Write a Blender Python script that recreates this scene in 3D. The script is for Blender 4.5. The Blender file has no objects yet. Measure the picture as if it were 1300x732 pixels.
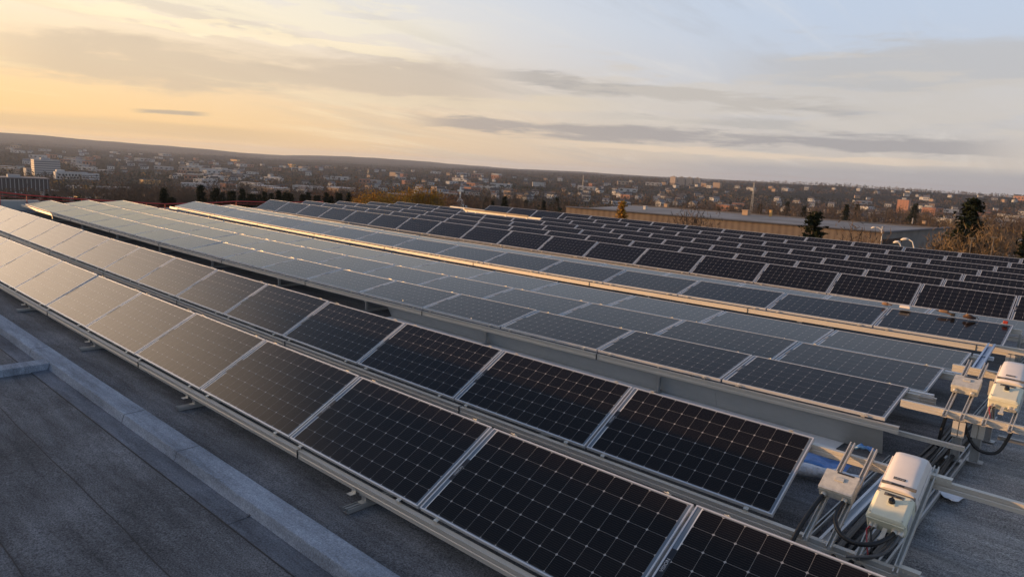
import bpy, bmesh, math, random
import numpy as np
from mathutils import Vector, Matrix, Euler
random.seed(7); rng = np.random.default_rng(7)
S = bpy.context.scene
COL = S.collection
R = math.radians
CZ = 3.05                       # camera height over the roof membrane

# ------------------------------------------------------------------ camera
cd = bpy.data.cameras.new('camera'); cam = bpy.data.objects.new('camera', cd); COL.objects.link(cam)
C = [0.7275473338, -0.1697198296, 0.0587050332]; F = 898.382
fw = Vector((-math.sin(C[0])*math.cos(C[1]), math.cos(C[0])*math.cos(C[1]), math.sin(C[1])))
r0 = fw.cross(Vector((0, 0, 1))).normalized(); u0 = r0.cross(fw)
cr = math.cos(C[2])*r0 + math.sin(C[2])*u0; cu = -math.sin(C[2])*r0 + math.cos(C[2])*u0
m = Matrix((cr, cu, -fw)).transposed().to_4x4(); m.translation = (0, 0, CZ)
cam.matrix_world = m
cd.sensor_width = 36; cd.lens = 36*F/1300; cd.clip_start = 0.05; cd.clip_end = 60000
S.camera = cam

# ------------------------------------------------------------------ light
SUN_EL = R(3.6); SUN_AZ = R(241)           # azimuth clockwise from +Y
sdir = Vector((math.sin(SUN_AZ)*math.cos(SUN_EL), math.cos(SUN_AZ)*math.cos(SUN_EL), math.sin(SUN_EL)))
sl = bpy.data.lights.new('sun', 'SUN'); so = bpy.data.objects.new('sun', sl); COL.objects.link(so)
sl.energy = 5.0; sl.angle = R(0.6); sl.color = (1.0, 0.54, 0.22)
so.rotation_euler = sdir.to_track_quat('Z', 'Y').to_euler()
W = bpy.data.worlds.new('World'); S.world = W; W.use_nodes = True
nt = W.node_tree; N = nt.nodes; L = nt.links
for n in list(N): N.remove(n)
def nd(t, **k):
    n = N.new(t)
    for a, b in k.items(): setattr(n, a, b)
    return n
def mth(op, a, b=None, c=None, clamp=False):
    n = nd('ShaderNodeMath', operation=op, use_clamp=clamp)
    for i, v in enumerate((a, b, c)):
        if v is None: continue
        if isinstance(v, (int, float)): n.inputs[i].default_value = v
        else: L.new(v, n.inputs[i])
    return n.outputs[0]
def mixc(f, a, b):
    n = nd('ShaderNodeMix', data_type='RGBA')
    for i, v in ((0, f), (6, a), (7, b)):
        if isinstance(v, (int, float)): n.inputs[i].default_value = v
        elif isinstance(v, tuple): n.inputs[i].default_value = (*v, 1)
        else: L.new(v, n.inputs[i])
    return n.outputs[2]
def smooth(v, a, b):
    n = nd('ShaderNodeMapRange', interpolation_type='SMOOTHSTEP'); L.new(v, n.inputs[0])
    n.inputs[1].default_value = a; n.inputs[2].default_value = b
    return n.outputs[0]
sky = nd('ShaderNodeTexSky', sky_type='NISHITA', sun_disc=False, sun_elevation=SUN_EL, sun_rotation=SUN_AZ,
         air_density=1.0, dust_density=1.2, ozone_density=2.0)
geo = nd('ShaderNodeTexCoord'); sep = nd('ShaderNodeSeparateXYZ'); L.new(geo.outputs['Generated'], sep.inputs[0])
dx, dy, dz = sep.outputs
el = mth('MAXIMUM', dz, 0.0)
# cosine of the horizontal angle to the sun
hl = mth('SQRT', mth('ADD', mth('MULTIPLY', dx, dx), mth('MULTIPLY', dy, dy)))
cs = mth('DIVIDE', mth('ADD', mth('MULTIPLY', dx, math.sin(SUN_AZ)), mth('MULTIPLY', dy, math.cos(SUN_AZ))), mth('MAXIMUM', hl, 1e-3))
warm = mth('MULTIPLY', smooth(cs, -0.20, 0.95), mth('SUBTRACT', 1.0, mth('MULTIPLY', smooth(el, 0.16, 0.33), 0.88)))              # 1 towards the sun side of the sky
low = smooth(el, 0.22, 0.0)                # 1 at the horizon
# cloud sheet coordinates: the view ray met with a flat layer overhead
inv = mth('DIVIDE', 1.0, mth('ADD', el, 0.10))
def layer(sx, sy, rot, off, scale, detail, rough, dist=0.0):
    cmb = nd('ShaderNodeCombineXYZ'); L.new(mth('MULTIPLY', dx, inv), cmb.inputs[0]); L.new(mth('MULTIPLY', dy, inv), cmb.inputs[1])
    mp = nd('ShaderNodeMapping'); L.new(cmb.outputs[0], mp.inputs[0])
    mp.inputs['Rotation'].default_value = (0, 0, rot); mp.inputs['Scale'].default_value = (sx, sy, 1); mp.inputs['Location'].default_value = off
    no = nd('ShaderNodeTexNoise'); L.new(mp.outputs[0], no.inputs[0])
    no.inputs['Scale'].default_value = scale; no.inputs['Detail'].default_value = detail
    no.inputs['Roughness'].default_value = rough; no.inputs['Distortion'].default_value = dist
    return no.outputs[0]
bands = layer(1.0, 0.34, R(-12), (3.1, 1.7, 0), 0.62, 7, 0.58, 0.5)
wisps = layer(1.0, 0.24, R(-38), (7.3, 4.4, 0), 1.6, 10, 0.72, 0.6)
fine = layer(1.0, 0.22, R(-20), (1.3, 9.4, 0), 0.9, 8, 0.62, 0.3)
# thin high veil lit by the low sun, over the clear sky
veil_w = mixc(low, (1.0, 0.86, 0.66), (1.02, 0.64, 0.26))
veil_c = mixc(low, (0.50, 0.575, 0.70), (0.56, 0.495, 0.44))
zen = smooth(el, 0.27, 0.72)
veil_c2 = mixc(zen, veil_c, (0.13, 0.20, 0.34))
veil_w2 = mixc(zen, veil_w, (0.16, 0.22, 0.34))
veil = mixc(warm, veil_c2, veil_w2)
# brighter ice streaks
wm = mth('MULTIPLY', smooth(wisps, 0.50, 0.72), mth('SUBTRACT', 1.0, mth('MULTIPLY', zen, 0.6)))
streak = mixc(warm, (0.80, 0.75, 0.69), (1.1, 0.88, 0.50))
c1 = mixc(mth('MULTIPLY', wm, mth('MULTIPLY_ADD', warm, 0.3, 0.28)), veil, streak)
# grey lower bands
bm = mth('MULTIPLY', smooth(bands, 0.52, 0.64), 0.45)
bandc = mixc(warm, (0.46, 0.44, 0.435), (0.78, 0.60, 0.38))
c2 = mixc(bm, c1, bandc)
fm = mth('MULTIPLY', smooth(fine, 0.57, 0.68), mth('MULTIPLY', smooth(el, 0.0, 0.05), 0.30))
finec = mixc(warm, (0.36, 0.365, 0.39), (0.50, 0.42, 0.31))
c3 = mixc(fm, c2, finec)
# named cloud banks: (azimuth, elevation) of both ends in degrees, half thickness, softness, strength, colours
AZ = mth('MULTIPLY', mth('ARCTAN2', mth('MULTIPLY', dx, -1.0), dy), 57.2958)
EL = mth('MULTIPLY', mth('ARCSINE', dz), 57.2958)
def wnoise(sa, se, off, det=6, ro=.62):
    c_ = nd('ShaderNodeCombineXYZ'); L.new(mth('MULTIPLY', AZ, sa), c_.inputs[0]); L.new(mth('MULTIPLY', EL, se), c_.inputs[1]); c_.inputs[2].default_value = off
    n_ = nd('ShaderNodeTexNoise'); L.new(c_.outputs[0], n_.inputs[0]); n_.inputs['Scale'].default_value = 1.0; n_.inputs['Detail'].default_value = det; n_.inputs['Roughness'].default_value = ro; n_.inputs['Distortion'].default_value = .25
    return n_.outputs[0]
def bank(a0, e0, a1, e1, th, fade, stg, colc, colw, off, c_in, na=.13, ne=1.0, rag=1.9):
    n_ = wnoise(na, ne, off)
    ec = mth('MULTIPLY_ADD', mth('SUBTRACT', AZ, a0), (e1-e0)/(a1-a0), e0)
    d = mth('DIVIDE', mth('ABSOLUTE', mth('SUBTRACT', EL, ec)), th)
    v = mth('ADD', mth('SUBTRACT', 1.0, d), mth('MULTIPLY', mth('SUBTRACT', n_, 0.5), rag*2))
    lo_, hi_ = min(a0, a1), max(a0, a1)
    wdw = mth('MULTIPLY', smooth(AZ, lo_-fade, lo_+fade), smooth(AZ, hi_+fade, hi_-fade))
    k = mth('MULTIPLY', mth('MULTIPLY', smooth(v, 0.05, 0.7), wdw), stg)
    return mixc(k, c_in, mixc(warm, colc, colw))
c3 = bank(78, 5.2, 44, 6.1, 2.2, 5, .72, (.48, .43, .39), (.64, .50, .36), 1.3, c3, .10, .55, 1.2)
c3 = bank(43, 6.9, 17, 5.2, .8, 3, .85, (.37, .355, .36), (.50, .42, .35), 4.1, c3)
c3 = bank(49, 3.3, 9, 2.9, .75, 3, .85, (.34, .325, .34), (.50, .39, .31), 7.7, c3)
c3 = bank(35, 4.4, 20, 4.0, .5, 3, .7, (.44, .42, .41), (.60, .50, .40), 9.2, c3)
c3 = bank(30, 0.5, -20, 1.0, 1.2, 8, .75, (.36, .355, .38), (.50, .42, .36), 3.3, c3, .05, .5, .4)
c3 = bank(24, 8.2, -10, 8.4, 2.3, 5, .7, (.48, .46, .45), (.60, .50, .40), 12.0, c3, .10, .6, 1.4)
c3 = bank(69.5, 2.35, 65.5, 2.45, .22, .9, .8, (.40, .36, .33), (.46, .38, .30), 15.0, c3, .3, 1, .5)
c3 = bank(88, 1.0, 60, 1.2, .8, 5, .6, (.50, .40, .30), (.72, .50, .28), 18.0, c3, .06, .5, .6)
c3 = bank(38, 2.0, 12, 1.9, .35, 6, .75, (.74, .60, .47), (.95, .72, .45), 21.0, c3)
c3 = bank(75, 8.8, 50, 7.9, .5, 4, .55, (.82, .72, .56), (1.12, .92, .58), 24.0, c3, .22, 1.4, 3.2)
c3 = bank(80, 10.5, 48, 10.0, 1.6, 6, .5, (.70, .68, .62), (1.05, .90, .60), 27.0, c3, .16, .9, 3.2)
c3 = bank(40, 5.6, -5, 6.0, 2.4, 6, .55, (.60, .545, .49), (.70, .60, .48), 31.0, c3, .12, .8, 2.2)
c3 = bank(58, 4.2, 36, 5.0, .7, 4, .6, (.64, .56, .46), (.92, .72, .46), 36.0, c3, .12, 1.2, 2.0)
c3 = bank(17, 14.2, 5, 14.0, .7, 2, .7, (.66, .60, .53), (.8, .7, .6), 40.0, c3, .9, .5, 2.6)
# bright sky patch added out of view so the near panels catch its reflection
gx, gy, gz = -0.937, -0.251, 0.242        # direction of the added patch, left of the picture
sd_ = mth('ADD', mth('ADD', mth('MULTIPLY', dx, gx), mth('MULTIPLY', dy, gy)), mth('MULTIPLY', dz, gz))
glow = smooth(sd_, 0.885, 0.995)
c3 = mixc(mth('MULTIPLY', glow, 0.9), c3, (3.2, 2.35, 1.65))
vs = nd('ShaderNodeVectorMath', operation='SCALE'); L.new(c3, vs.inputs[0]); vs.inputs['Scale'].default_value = 10.0
skym = nd('ShaderNodeVectorMath', operation='SCALE'); L.new(sky.outputs[0], skym.inputs[0]); skym.inputs['Scale'].default_value = 1.0
fin = mixc(0.88, skym.outputs[0], vs.outputs[0])
bg = nd('ShaderNodeBackground'); L.new(fin, bg.inputs[0]); bg.inputs[1].default_value = 0.1
ow = nd('ShaderNodeOutputWorld'); L.new(bg.outputs[0], ow.inputs[0])
S.view_settings.view_transform = 'Standard'; S.view_settings.look = 'None'
S.view_settings.exposure = 0.28; S.view_settings.gamma = 1.0
S.render.engine = 'CYCLES'

# ------------------------------------------------------------------ materials
def new_mat(name):
    m = bpy.data.materials.new(name); m.use_nodes = True
    t = m.node_tree; b = t.nodes['Principled BSDF']
    return m, t, b
def noise(t, scale, detail=4, rough=0.6, vec=None, coord='Object', stretch=None):
    n = t.nodes.new('ShaderNodeTexNoise'); n.inputs['Scale'].default_value = scale
    n.inputs['Detail'].default_value = detail; n.inputs['Roughness'].default_value = rough
    if vec is None:
        tc = t.nodes.new('ShaderNodeTexCoord'); vec = tc.outputs[coord]
    if stretch:
        mp = t.nodes.new('ShaderNodeMapping'); t.links.new(vec, mp.inputs[0]); mp.inputs['Scale'].default_value = stretch; vec = mp.outputs[0]
    t.links.new(vec, n.inputs['Vector'])
    return n.outputs[0]
def ramp(t, fac, stops):
    r = t.nodes.new('ShaderNodeValToRGB'); e = r.color_ramp.elements
    while len(e) < len(stops): e.new(0.5)
    for i, (p, c) in enumerate(stops): e[i].position = p; e[i].color = (*c, 1)
    t.links.new(fac, r.inputs[0]); return r.outputs[0]
def bump(t, b, h, dist=0.01, st=1.0):
    n = t.nodes.new('ShaderNodeBump'); n.inputs['Distance'].default_value = dist; n.inputs['Strength'].default_value = st
    t.links.new(h, n.inputs['Height']); t.links.new(n.outputs[0], b.inputs['Normal'])
def simple(name, col, rough=0.6, metal=0.0, var=0.15, scale=8, bmp=0.0, spec=None):
    m, t, b = new_mat(name)
    n = noise(t, scale, 5, 0.65)
    lo = tuple(c*(1-var) for c in col); hi = tuple(min(1, c*(1+var)) for c in col)
    t.links.new(ramp(t, n, [(0.3, lo), (0.7, hi)]), b.inputs['Base Color'])
    b.inputs['Roughness'].default_value = rough; b.inputs['Metallic'].default_value = metal
    if spec is not None: b.inputs['Specular IOR Level'].default_value = spec
    if bmp: bump(t, b, n, bmp)
    return m
def metal_mat(name, col, rough, stretch=(0.6, 14, 14), metal=0.85):
    m, t, b = new_mat(name)
    n = noise(t, 3.0, 6, 0.7, stretch=stretch)
    t.links.new(ramp(t, n, [(0.25, tuple(c*0.82 for c in col)), (0.75, col)]), b.inputs['Base Color'])
    mr = t.nodes.new('ShaderNodeMapRange'); t.links.new(n, mr.inputs[0]); mr.inputs[3].default_value = rough*0.8; mr.inputs[4].default_value = rough*1.3
    t.links.new(mr.outputs[0], b.inputs['Roughness']); b.inputs['Metallic'].default_value = metal
    return m
M = {}
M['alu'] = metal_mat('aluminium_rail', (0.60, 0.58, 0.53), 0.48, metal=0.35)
M['frame'] = metal_mat('anodised_frame', (0.66, 0.68, 0.70), 0.38, metal=0.45)
M['galv'] = metal_mat('galvanised_sheet', (0.42, 0.435, 0.43), 0.5, (1.2, 3, 3), metal=0.25)
M['strut'] = metal_mat('galvanised_strut', (0.42, 0.43, 0.43), 0.45, metal=0.6)
M['white_sheet'] = simple('pale_folded_sheet', (0.62, 0.65, 0.68), 0.5, 0.1, 0.06, 3)
M['bolt'] = metal_mat('zinc_fastener', (0.66, 0.64, 0.58), 0.4, (3, 3, 3), metal=0.6)
M['black'] = simple('black_rubber', (0.012, 0.012, 0.013), 0.5, 0, 0.3, 20)
M['conduit'] = simple('grey_flexible_conduit', (0.10, 0.10, 0.10), 0.45, 0, 0.25, 20)
M['red_wire'] = simple('red_insulation', (0.35, 0.04, 0.05), 0.5)
M['label_black'] = simple('black_label_film', (0.008, 0.009, 0.014), 0.35)
M['ink_white'] = simple('white_print', (0.45, 0.47, 0.5), 0.5)
M['ink_black'] = simple('black_print', (0.03, 0.025, 0.02), 0.6)
M['cream'] = simple('cream_powder_coat', (0.66, 0.66, 0.52), 0.42, 0, 0.07, 5)
M['white_pc'] = simple('white_powder_coat', (0.74, 0.70, 0.66), 0.4, 0, 0.05, 5)
M['box_grey'] = simple('weathered_grey_enclosure', (0.50, 0.49, 0.44), 0.55, 0, 0.18, 22)
M['slot'] = simple('dark_recess', (0.03, 0.03, 0.028), 0.4)
M['slot_grey'] = simple('grey_recess_lens', (0.16, 0.15, 0.13), 0.3)
M['blue_tarp'] = simple('blue_plastic_sheet', (0.05, 0.16, 0.42), 0.35, 0, 0.3, 12, 0.01)
M['wrap'] = simple('crumpled_clear_wrap', (0.58, 0.60, 0.64), 0.25, 0, 0.3, 14, 0.02)
M['paper'] = simple('discarded_white_film', (0.62, 0.64, 0.68), 0.45)
M['concrete'] = simple('concrete_ballast', (0.22, 0.22, 0.21), 0.85, 0, 0.25, 12, 0.004)
M['tan'] = simple('tan_leather', (0.20, 0.12, 0.07), 0.8, 0, 0.3, 40)
M['brown'] = simple('worn_brown_cloth', (0.05, 0.026, 0.02), 0.85, 0, 0.4, 40)
M['red'] = simple('red_plastic', (0.30, 0.03, 0.02), 0.45)
M['barrier'] = simple('red_barrier_mesh', (0.45, 0.045, 0.035), 0.6)
M['tanrail'] = simple('dull_tan_rail', (0.30, 0.25, 0.19), 0.8)
M['dullrail'] = simple('matte_grey_rail', (0.20, 0.20, 0.19), 0.7)  # darker and less metallic than the other rails
M['trunk'] = simple('grey_brown_bark', (0.11, 0.085, 0.065), 0.9, 0, 0.3, 3)

def cell_mat(name, lines=0.33):
    m, t, b = new_mat(name); n_ = t.nodes; l_ = t.links
    tc = n_.new('ShaderNodeTexCoord'); sp = n_.new('ShaderNodeSeparateXYZ'); l_.new(tc.outputs['Object'], sp.inputs[0])
    X, Y = sp.outputs[0], sp.outputs[1]
    def q(op, a, b2=None, clamp=False):
        k = n_.new('ShaderNodeMath'); k.operation = op; k.use_clamp = clamp
        for i, v in enumerate((a, b2)):
            if v is None: continue
            if isinstance(v, (int, float)): k.inputs[i].default_value = v
            else: l_.new(v, k.inputs[i])
        return k.outputs[0]
    u = q('DIVIDE', q('SUBTRACT', X, 0.056), 0.159); v = q('DIVIDE', q('SUBTRACT', Y, 0.019), 0.159)
    du = q('ABSOLUTE', q('SUBTRACT', q('FRACT', u), 0.5)); dv = q('ABSOLUTE', q('SUBTRACT', q('FRACT', v), 0.5))
    gu = q('GREATER_THAN', du, 0.5-0.0085); gv = q('GREATER_THAN', dv, 0.5-0.0085)
    dia = q('GREATER_THAN', q('ADD', du, dv), 1.0-0.075)
    line = q('MAXIMUM', q('MULTIPLY', q('MAXIMUM', gu, gv), 0.55), dia)
    bus = q('MULTIPLY', q('GREATER_THAN', q('ABSOLUTE', q('SUBTRACT', q('FRACT', q('MULTIPLY', v, 9.0)), 0.5)), 0.46), 0.10)
    line = q('MAXIMUM', line, bus)
    inside = q('MULTIPLY', q('MULTIPLY', q('GREATER_THAN', u, 0.0), q('LESS_THAN', u, 12.0)), q('MULTIPLY', q('GREATER_THAN', v, 0.0), q('LESS_THAN', v, 6.0)))
    oi = n_.new('ShaderNodeObjectInfo')
    cw = n_.new('ShaderNodeTexWhiteNoise'); cw.noise_dimensions = '4D'
    cmb = n_.new('ShaderNodeCombineXYZ'); l_.new(q('FLOOR', u), cmb.inputs[0]); l_.new(q('FLOOR', v), cmb.inputs[1])
    l_.new(cmb.outputs[0], cw.inputs[0]); l_.new(oi.outputs['Random'], cw.inputs[1])
    base = ramp(t, cw.outputs[0], [(0, (0.0036, 0.0026, 0.0024)), (1, (0.0070, 0.0052, 0.0048))])
    mx = n_.new('ShaderNodeMix'); mx.data_type = 'RGBA'; l_.new(line, mx.inputs[0]); l_.new(base, mx.inputs[6]); mx.inputs[7].default_value = (lines, lines*0.98, lines*0.96, 1)
    # end margins: slate back sheet, a silver ribbon at the first cell
    rib = q('MULTIPLY', q('GREATER_THAN', X, 0.047), q('LESS_THAN', X, 0.056))
    rib = q('MULTIPLY', rib, q('GREATER_THAN', q('ABSOLUTE', q('SUBTRACT', Y, 0.47)), 0.125))
    mg = n_.new('ShaderNodeMix'); mg.data_type = 'RGBA'; l_.new(rib, mg.inputs[0]); mg.inputs[6].default_value = (0.12, 0.16, 0.21, 1); mg.inputs[7].default_value = (0.62, 0.64, 0.66, 1)
    mo = n_.new('ShaderNodeMix'); mo.data_type = 'RGBA'; l_.new(inside, mo.inputs[0]); l_.new(mg.outputs[2], mo.inputs[6]); l_.new(mx.outputs[2], mo.inputs[7])
    # dust film
    dn = noise(t, 1.3, 6, 0.7)
    dm = n_.new('ShaderNodeMix'); dm.data_type = 'RGBA'; l_.new(q('MULTIPLY', dn, q('MULTIPLY_ADD' if False else 'ADD', 0.007, q('MULTIPLY', q('LESS_THAN', q('ADD', Y, q('MULTIPLY', dn, 0.10)), 0.085), 0.035))), dm.inputs[0]); l_.new(mo.outputs[2], dm.inputs[6]); dm.inputs[7].default_value = (0.45, 0.38, 0.30, 1)
    l_.new(dm.outputs[2], b.inputs['Base Color'])
    mr = n_.new('ShaderNodeMapRange'); l_.new(dn, mr.inputs[0]); mr.inputs[3].default_value = 0.10; mr.inputs[4].default_value = 0.22
    l_.new(mr.outputs[0], b.inputs['Roughness']); b.inputs['IOR'].default_value = 1.30
    bn = noise(t, 0.9, 2, 0.5); bump(t, b, bn, 0.004, 0.25)
    return m
M['cells'] = cell_mat('monocrystalline_cells')

def roof_mat(name, base, var=0.26, painted_sun=False, grain=1.0):
    m, t, b = new_mat(name); n_ = t.nodes; l_ = t.links
    big = noise(t, 0.7, 8, 0.68); mid = noise(t, 2.4, 8, 0.75, stretch=(0.28, 1.9, 1)); gr = noise(t, 70, 3, 0.85); gr2 = noise(t, 30, 4, 0.8)
    k = 2.6
    c1 = ramp(t, big, [(0.34, tuple(c*k*(1-var) for c in base)), (0.5, tuple(c*k for c in base)), (0.66, tuple(c*k*(1+var*1.3) for c in base))])
    prev = c1
    if painted_sun:  # paler towards the right: raking low sun painted into the membrane colour
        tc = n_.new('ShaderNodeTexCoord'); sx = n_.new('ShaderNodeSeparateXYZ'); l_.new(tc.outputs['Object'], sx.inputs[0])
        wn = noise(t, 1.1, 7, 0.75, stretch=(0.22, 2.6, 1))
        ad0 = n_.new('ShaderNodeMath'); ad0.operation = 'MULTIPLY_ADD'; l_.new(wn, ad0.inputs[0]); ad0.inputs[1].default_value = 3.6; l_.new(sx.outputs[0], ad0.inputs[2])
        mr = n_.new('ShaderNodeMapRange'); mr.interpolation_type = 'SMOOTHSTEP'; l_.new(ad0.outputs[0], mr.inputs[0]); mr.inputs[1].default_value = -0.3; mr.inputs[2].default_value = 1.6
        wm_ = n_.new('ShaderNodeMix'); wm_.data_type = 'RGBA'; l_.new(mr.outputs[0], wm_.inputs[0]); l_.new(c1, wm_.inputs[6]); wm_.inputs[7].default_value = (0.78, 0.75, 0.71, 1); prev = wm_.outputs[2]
    for src, lo, hi, p0, p1 in ((mid, 0.36, 0.98, .30, .70), (gr, 1-.78*grain, 1.0, .36, .64), (gr2, .78, 1.0, .35, .65)):
        mm = n_.new('ShaderNodeMix'); mm.data_type = 'RGBA'; mm.blend_type = 'MULTIPLY'; mm.inputs[0].default_value = 1
        l_.new(prev, mm.inputs[6]); l_.new(ramp(t, src, [(p0, (lo,)*3), (p1, (hi,)*3)]), mm.inputs[7]); prev = mm.outputs[2]
    l_.new(prev, b.inputs['Base Color']); b.inputs['Roughness'].default_value = 0.92; b.inputs['Specular IOR Level'].default_value = 0.2
    ad = n_.new('ShaderNodeMath'); ad.operation = 'MULTIPLY_ADD'; l_.new(gr, ad.inputs[0]); ad.inputs[1].default_value = 0.10; l_.new(mid, ad.inputs[2])
    bump(t, b, ad.outputs[0], 0.03, 0.9)
    return m
M['roof'] = roof_mat('granulated_roof_membrane', (0.125, 0.130, 0.140), painted_sun=True)
M['curb'] = roof_mat('pale_granulated_flashing', (0.215, 0.250, 0.300), var=0.12, grain=0.6)
M['flash'] = roof_mat('grey_granulated_flashing', (0.115, 0.130, 0.155), var=0.18, grain=.75)
M['seam'] = simple('bitumen_seam', (0.030, 0.032, 0.036), 0.8)
M['lap'] = simple('bitumen_lap_edge', (0.085, 0.095, 0.11), 0.9)

# ------------------------------------------------------------------ builders
class MB:
    """collects faces of one mesh"""
    def __init__(s): s.v = []; s.f = []; s.mi = []
    def add(s, vs, fs, mi=0):
        o = len(s.v); s.v += [tuple(p) for p in vs]; s.f += [tuple(i+o for i in f) for f in fs]; s.mi += [mi]*len(fs)
    def box(s, a, b, mi=0, T=None):
        (x0, y0, z0), (x1, y1, z1) = a, b
        vs = [(x0,y0,z0),(x1,y0,z0),(x1,y1,z0),(x0,y1,z0),(x0,y0,z1),(x1,y0,z1),(x1,y1,z1),(x0,y1,z1)]
        if T: vs = [T @ Vector(p) for p in vs]
        s.add(vs, [(3,2,1,0),(4,5,6,7),(0,1,5,4),(1,2,6,5),(2,3,7,6),(3,0,4,7)], mi)
    def prism(s, prof, path, mi=0, cap=True):
        """prof = list of (a,b) in YZ offsets, path = list of (x,y,z); swept along X-ish"""
        n = len(prof); vs = []
        for p in path: vs += [(p[0], p[1]+a, p[2]+b) for a, b in prof]
        fs = []
        for k in range(len(path)-1):
            for i in range(n):
                j = (i+1) % n; fs.append((k*n+i, k*n+j, (k+1)*n+j, (k+1)*n+i))
        if cap: fs += [tuple(range(n-1, -1, -1)), tuple((len(path)-1)*n+i for i in range(n))]
        s.add(vs, fs, mi)
    def tube(s, pts, rad, n=8, mi=0, cap=True):
        pts = [Vector(p) for p in pts]; vs = []; rads = rad if isinstance(rad, (list, tuple)) else [rad]*len(pts)
        up = None
        for i, p in enumerate(pts):
            d = (pts[min(i+1, len(pts)-1)]-pts[max(i-1, 0)]).normalized()
            if up is None: up = d.orthogonal().normalized()
            up = (up - d*up.dot(d)).normalized(); w = d.cross(up)
            for k in range(n):
                a = 2*math.pi*k/n; vs.append(p+(up*math.cos(a)+w*math.sin(a))*rads[i])
        fs = []
        for i in range(len(pts)-1):
            for k in range(n):
                j = (k+1) % n; fs.append((i*n+k, i*n+j, (i+1)*n+j, (i+1)*n+k))
        if cap: fs += [tuple(range(n-1, -1, -1)), tuple((len(pts)-1)*n+i for i in range(n))]
        s.add(vs, fs, mi)
    def beam(s, a, b, w, h, up=(0, 0, 1), mi=0):
        a = Vector(a); b = Vector(b); d = (b-a).normalized(); sd = d.cross(Vector(up)).normalized(); u = sd.cross(d)
        vs = []
        for p in (a, b):
            for x, y in ((-w/2, -h/2), (w/2, -h/2), (w/2, h/2), (-w/2, h/2)): vs.append(p+sd*x+u*y)
        s.add(vs, [(0,1,2,3),(7,6,5,4),(0,4,5,1),(1,5,6,2),(2,6,7,3),(3,7,4,0)], mi)
    def channel(s, a, b, w, h, t=0.004, up=(0, 0, 1), mi=0):
        """C-shaped strut with the open side up"""
        a = Vector(a); b = Vector(b); d = (b-a).normalized(); sd = d.cross(Vector(up)).normalized(); u = sd.cross(d)
        lip = w*0.24
        pr = [(-w/2,-h/2),(w/2,-h/2),(w/2,h/2),(w/2-lip,h/2),(w/2-lip,h/2-t),(w/2-t,h/2-t),(w/2-t,-h/2+t),(-w/2+t,-h/2+t),(-w/2+t,h/2-t),(-w/2+lip,h/2-t),(-w/2+lip,h/2),(-w/2,h/2)]
        n = len(pr); vs = [p+sd*x+u*y for p in (a, b) for x, y in pr]
        fs = [(i, (i+1) % n, n+(i+1) % n, n+i) for i in range(n)]+[tuple(range(n-1, -1, -1)), tuple(range(n, 2*n))]
        s.add(vs, fs, mi)
    def mesh(s, name, mats):
        me = bpy.data.meshes.new(name); me.from_pydata(s.v, [], s.f)
        for m_ in (mats if isinstance(mats, (list, tuple)) else [mats]): me.materials.append(m_)
        if any(s.mi): me.polygons.foreach_set('material_index', s.mi)
        me.validate(); me.update()
        bm = bmesh.new(); bm.from_mesh(me); bmesh.ops.recalc_face_normals(bm, faces=bm.faces); bm.to_mesh(me); bm.free()
        return me
    def build(s, name, mats, parent=None, loc=None, bevel=0, smooth=False):
        me = s.mesh(name, mats); return put(name, me, parent, loc, bevel, smooth)
def put(name, me, parent=None, loc=None, bevel=0, smooth=False):
    o = bpy.data.objects.new(name, me); COL.objects.link(o)
    if parent: o.parent = parent
    if loc is not None: o.location = loc
    if smooth:
        for p in me.polygons: p.use_smooth = True
    if bevel:
        b = o.modifiers.new('bevel', 'BEVEL'); b.width = bevel; b.segments = 2; b.limit_method = 'ANGLE'
        if smooth: o.modifiers.new('wn', 'WEIGHTED_NORMAL')
    return o
def tag(o, label=None, cat=None, group=None, kind=None):
    if label: o['label'] = label
    if cat: o['category'] = cat
    if group: o['group'] = group
    if kind: o['kind'] = kind
    return o
def empty(name, loc, label, cat, group=None, rot=(0, 0, 0)):
    o = bpy.data.objects.new(name, None); COL.objects.link(o); o.location = loc; o.rotation_euler = rot; o.empty_display_size = 0.2
    return tag(o, label, cat, group)
def copy_tree(o, parent=None):
    c = o.copy(); COL.objects.link(c)
    if parent: c.parent = parent
    for ch in list(o.children): copy_tree(ch, c)
    return c
def text_mesh(txt, size, ext=0.0004):
    cu_ = bpy.data.curves.new('lettering', 'FONT'); cu_.body = txt; cu_.size = size; cu_.extrude = ext; cu_.align_x = 'CENTER'; cu_.align_y = 'CENTER'
    o = bpy.data.objects.new('tmp', cu_); COL.objects.link(o)
    me = bpy.data.meshes.new_from_object(o.evaluated_get(bpy.context.evaluated_depsgraph_get()))
    bpy.data.objects.remove(o); return me
ORD = ['first','second','third','fourth','fifth','sixth','seventh','eighth','ninth','tenth','eleventh','twelfth','thirteenth','fourteenth','fifteenth','sixteenth','seventeenth','eighteenth','nineteenth']

# ------------------------------------------------------------------ roof
def roofz(x): return 0.0095*x + 0.00015*x*x
XS = [-37.6] + list(np.arange(-34, 8.01, 0.5)) + [12]
def wav(x, y):
    w = 0.0
    if x > -3.2 and 5 < y < 14:
        k = min(1, (x+3.2)/1.5)
        w = k*0.034*(math.sin((y+0.18*x)*6.4+0.7*math.sin(x*1.1)) + 0.6*math.sin(y*3.1-x*0.7))
    return w
ys = list(np.arange(-2.9, 5, 0.6)) + list(np.arange(5, 14, 0.11)) + list(np.arange(14, 35.1, 1.5))
g = MB(); vs = [(x, y, roofz(x)+wav(x, y)) for y in ys for x in XS]; nx = len(XS)
g.add(vs, [(j*nx+i, j*nx+i+1, (j+1)*nx+i+1, (j+1)*nx+i) for j in range(len(ys)-1) for i in range(nx-1)])
o = g.build('roof_membrane', M['roof'], smooth=True); tag(o, kind='structure')
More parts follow.
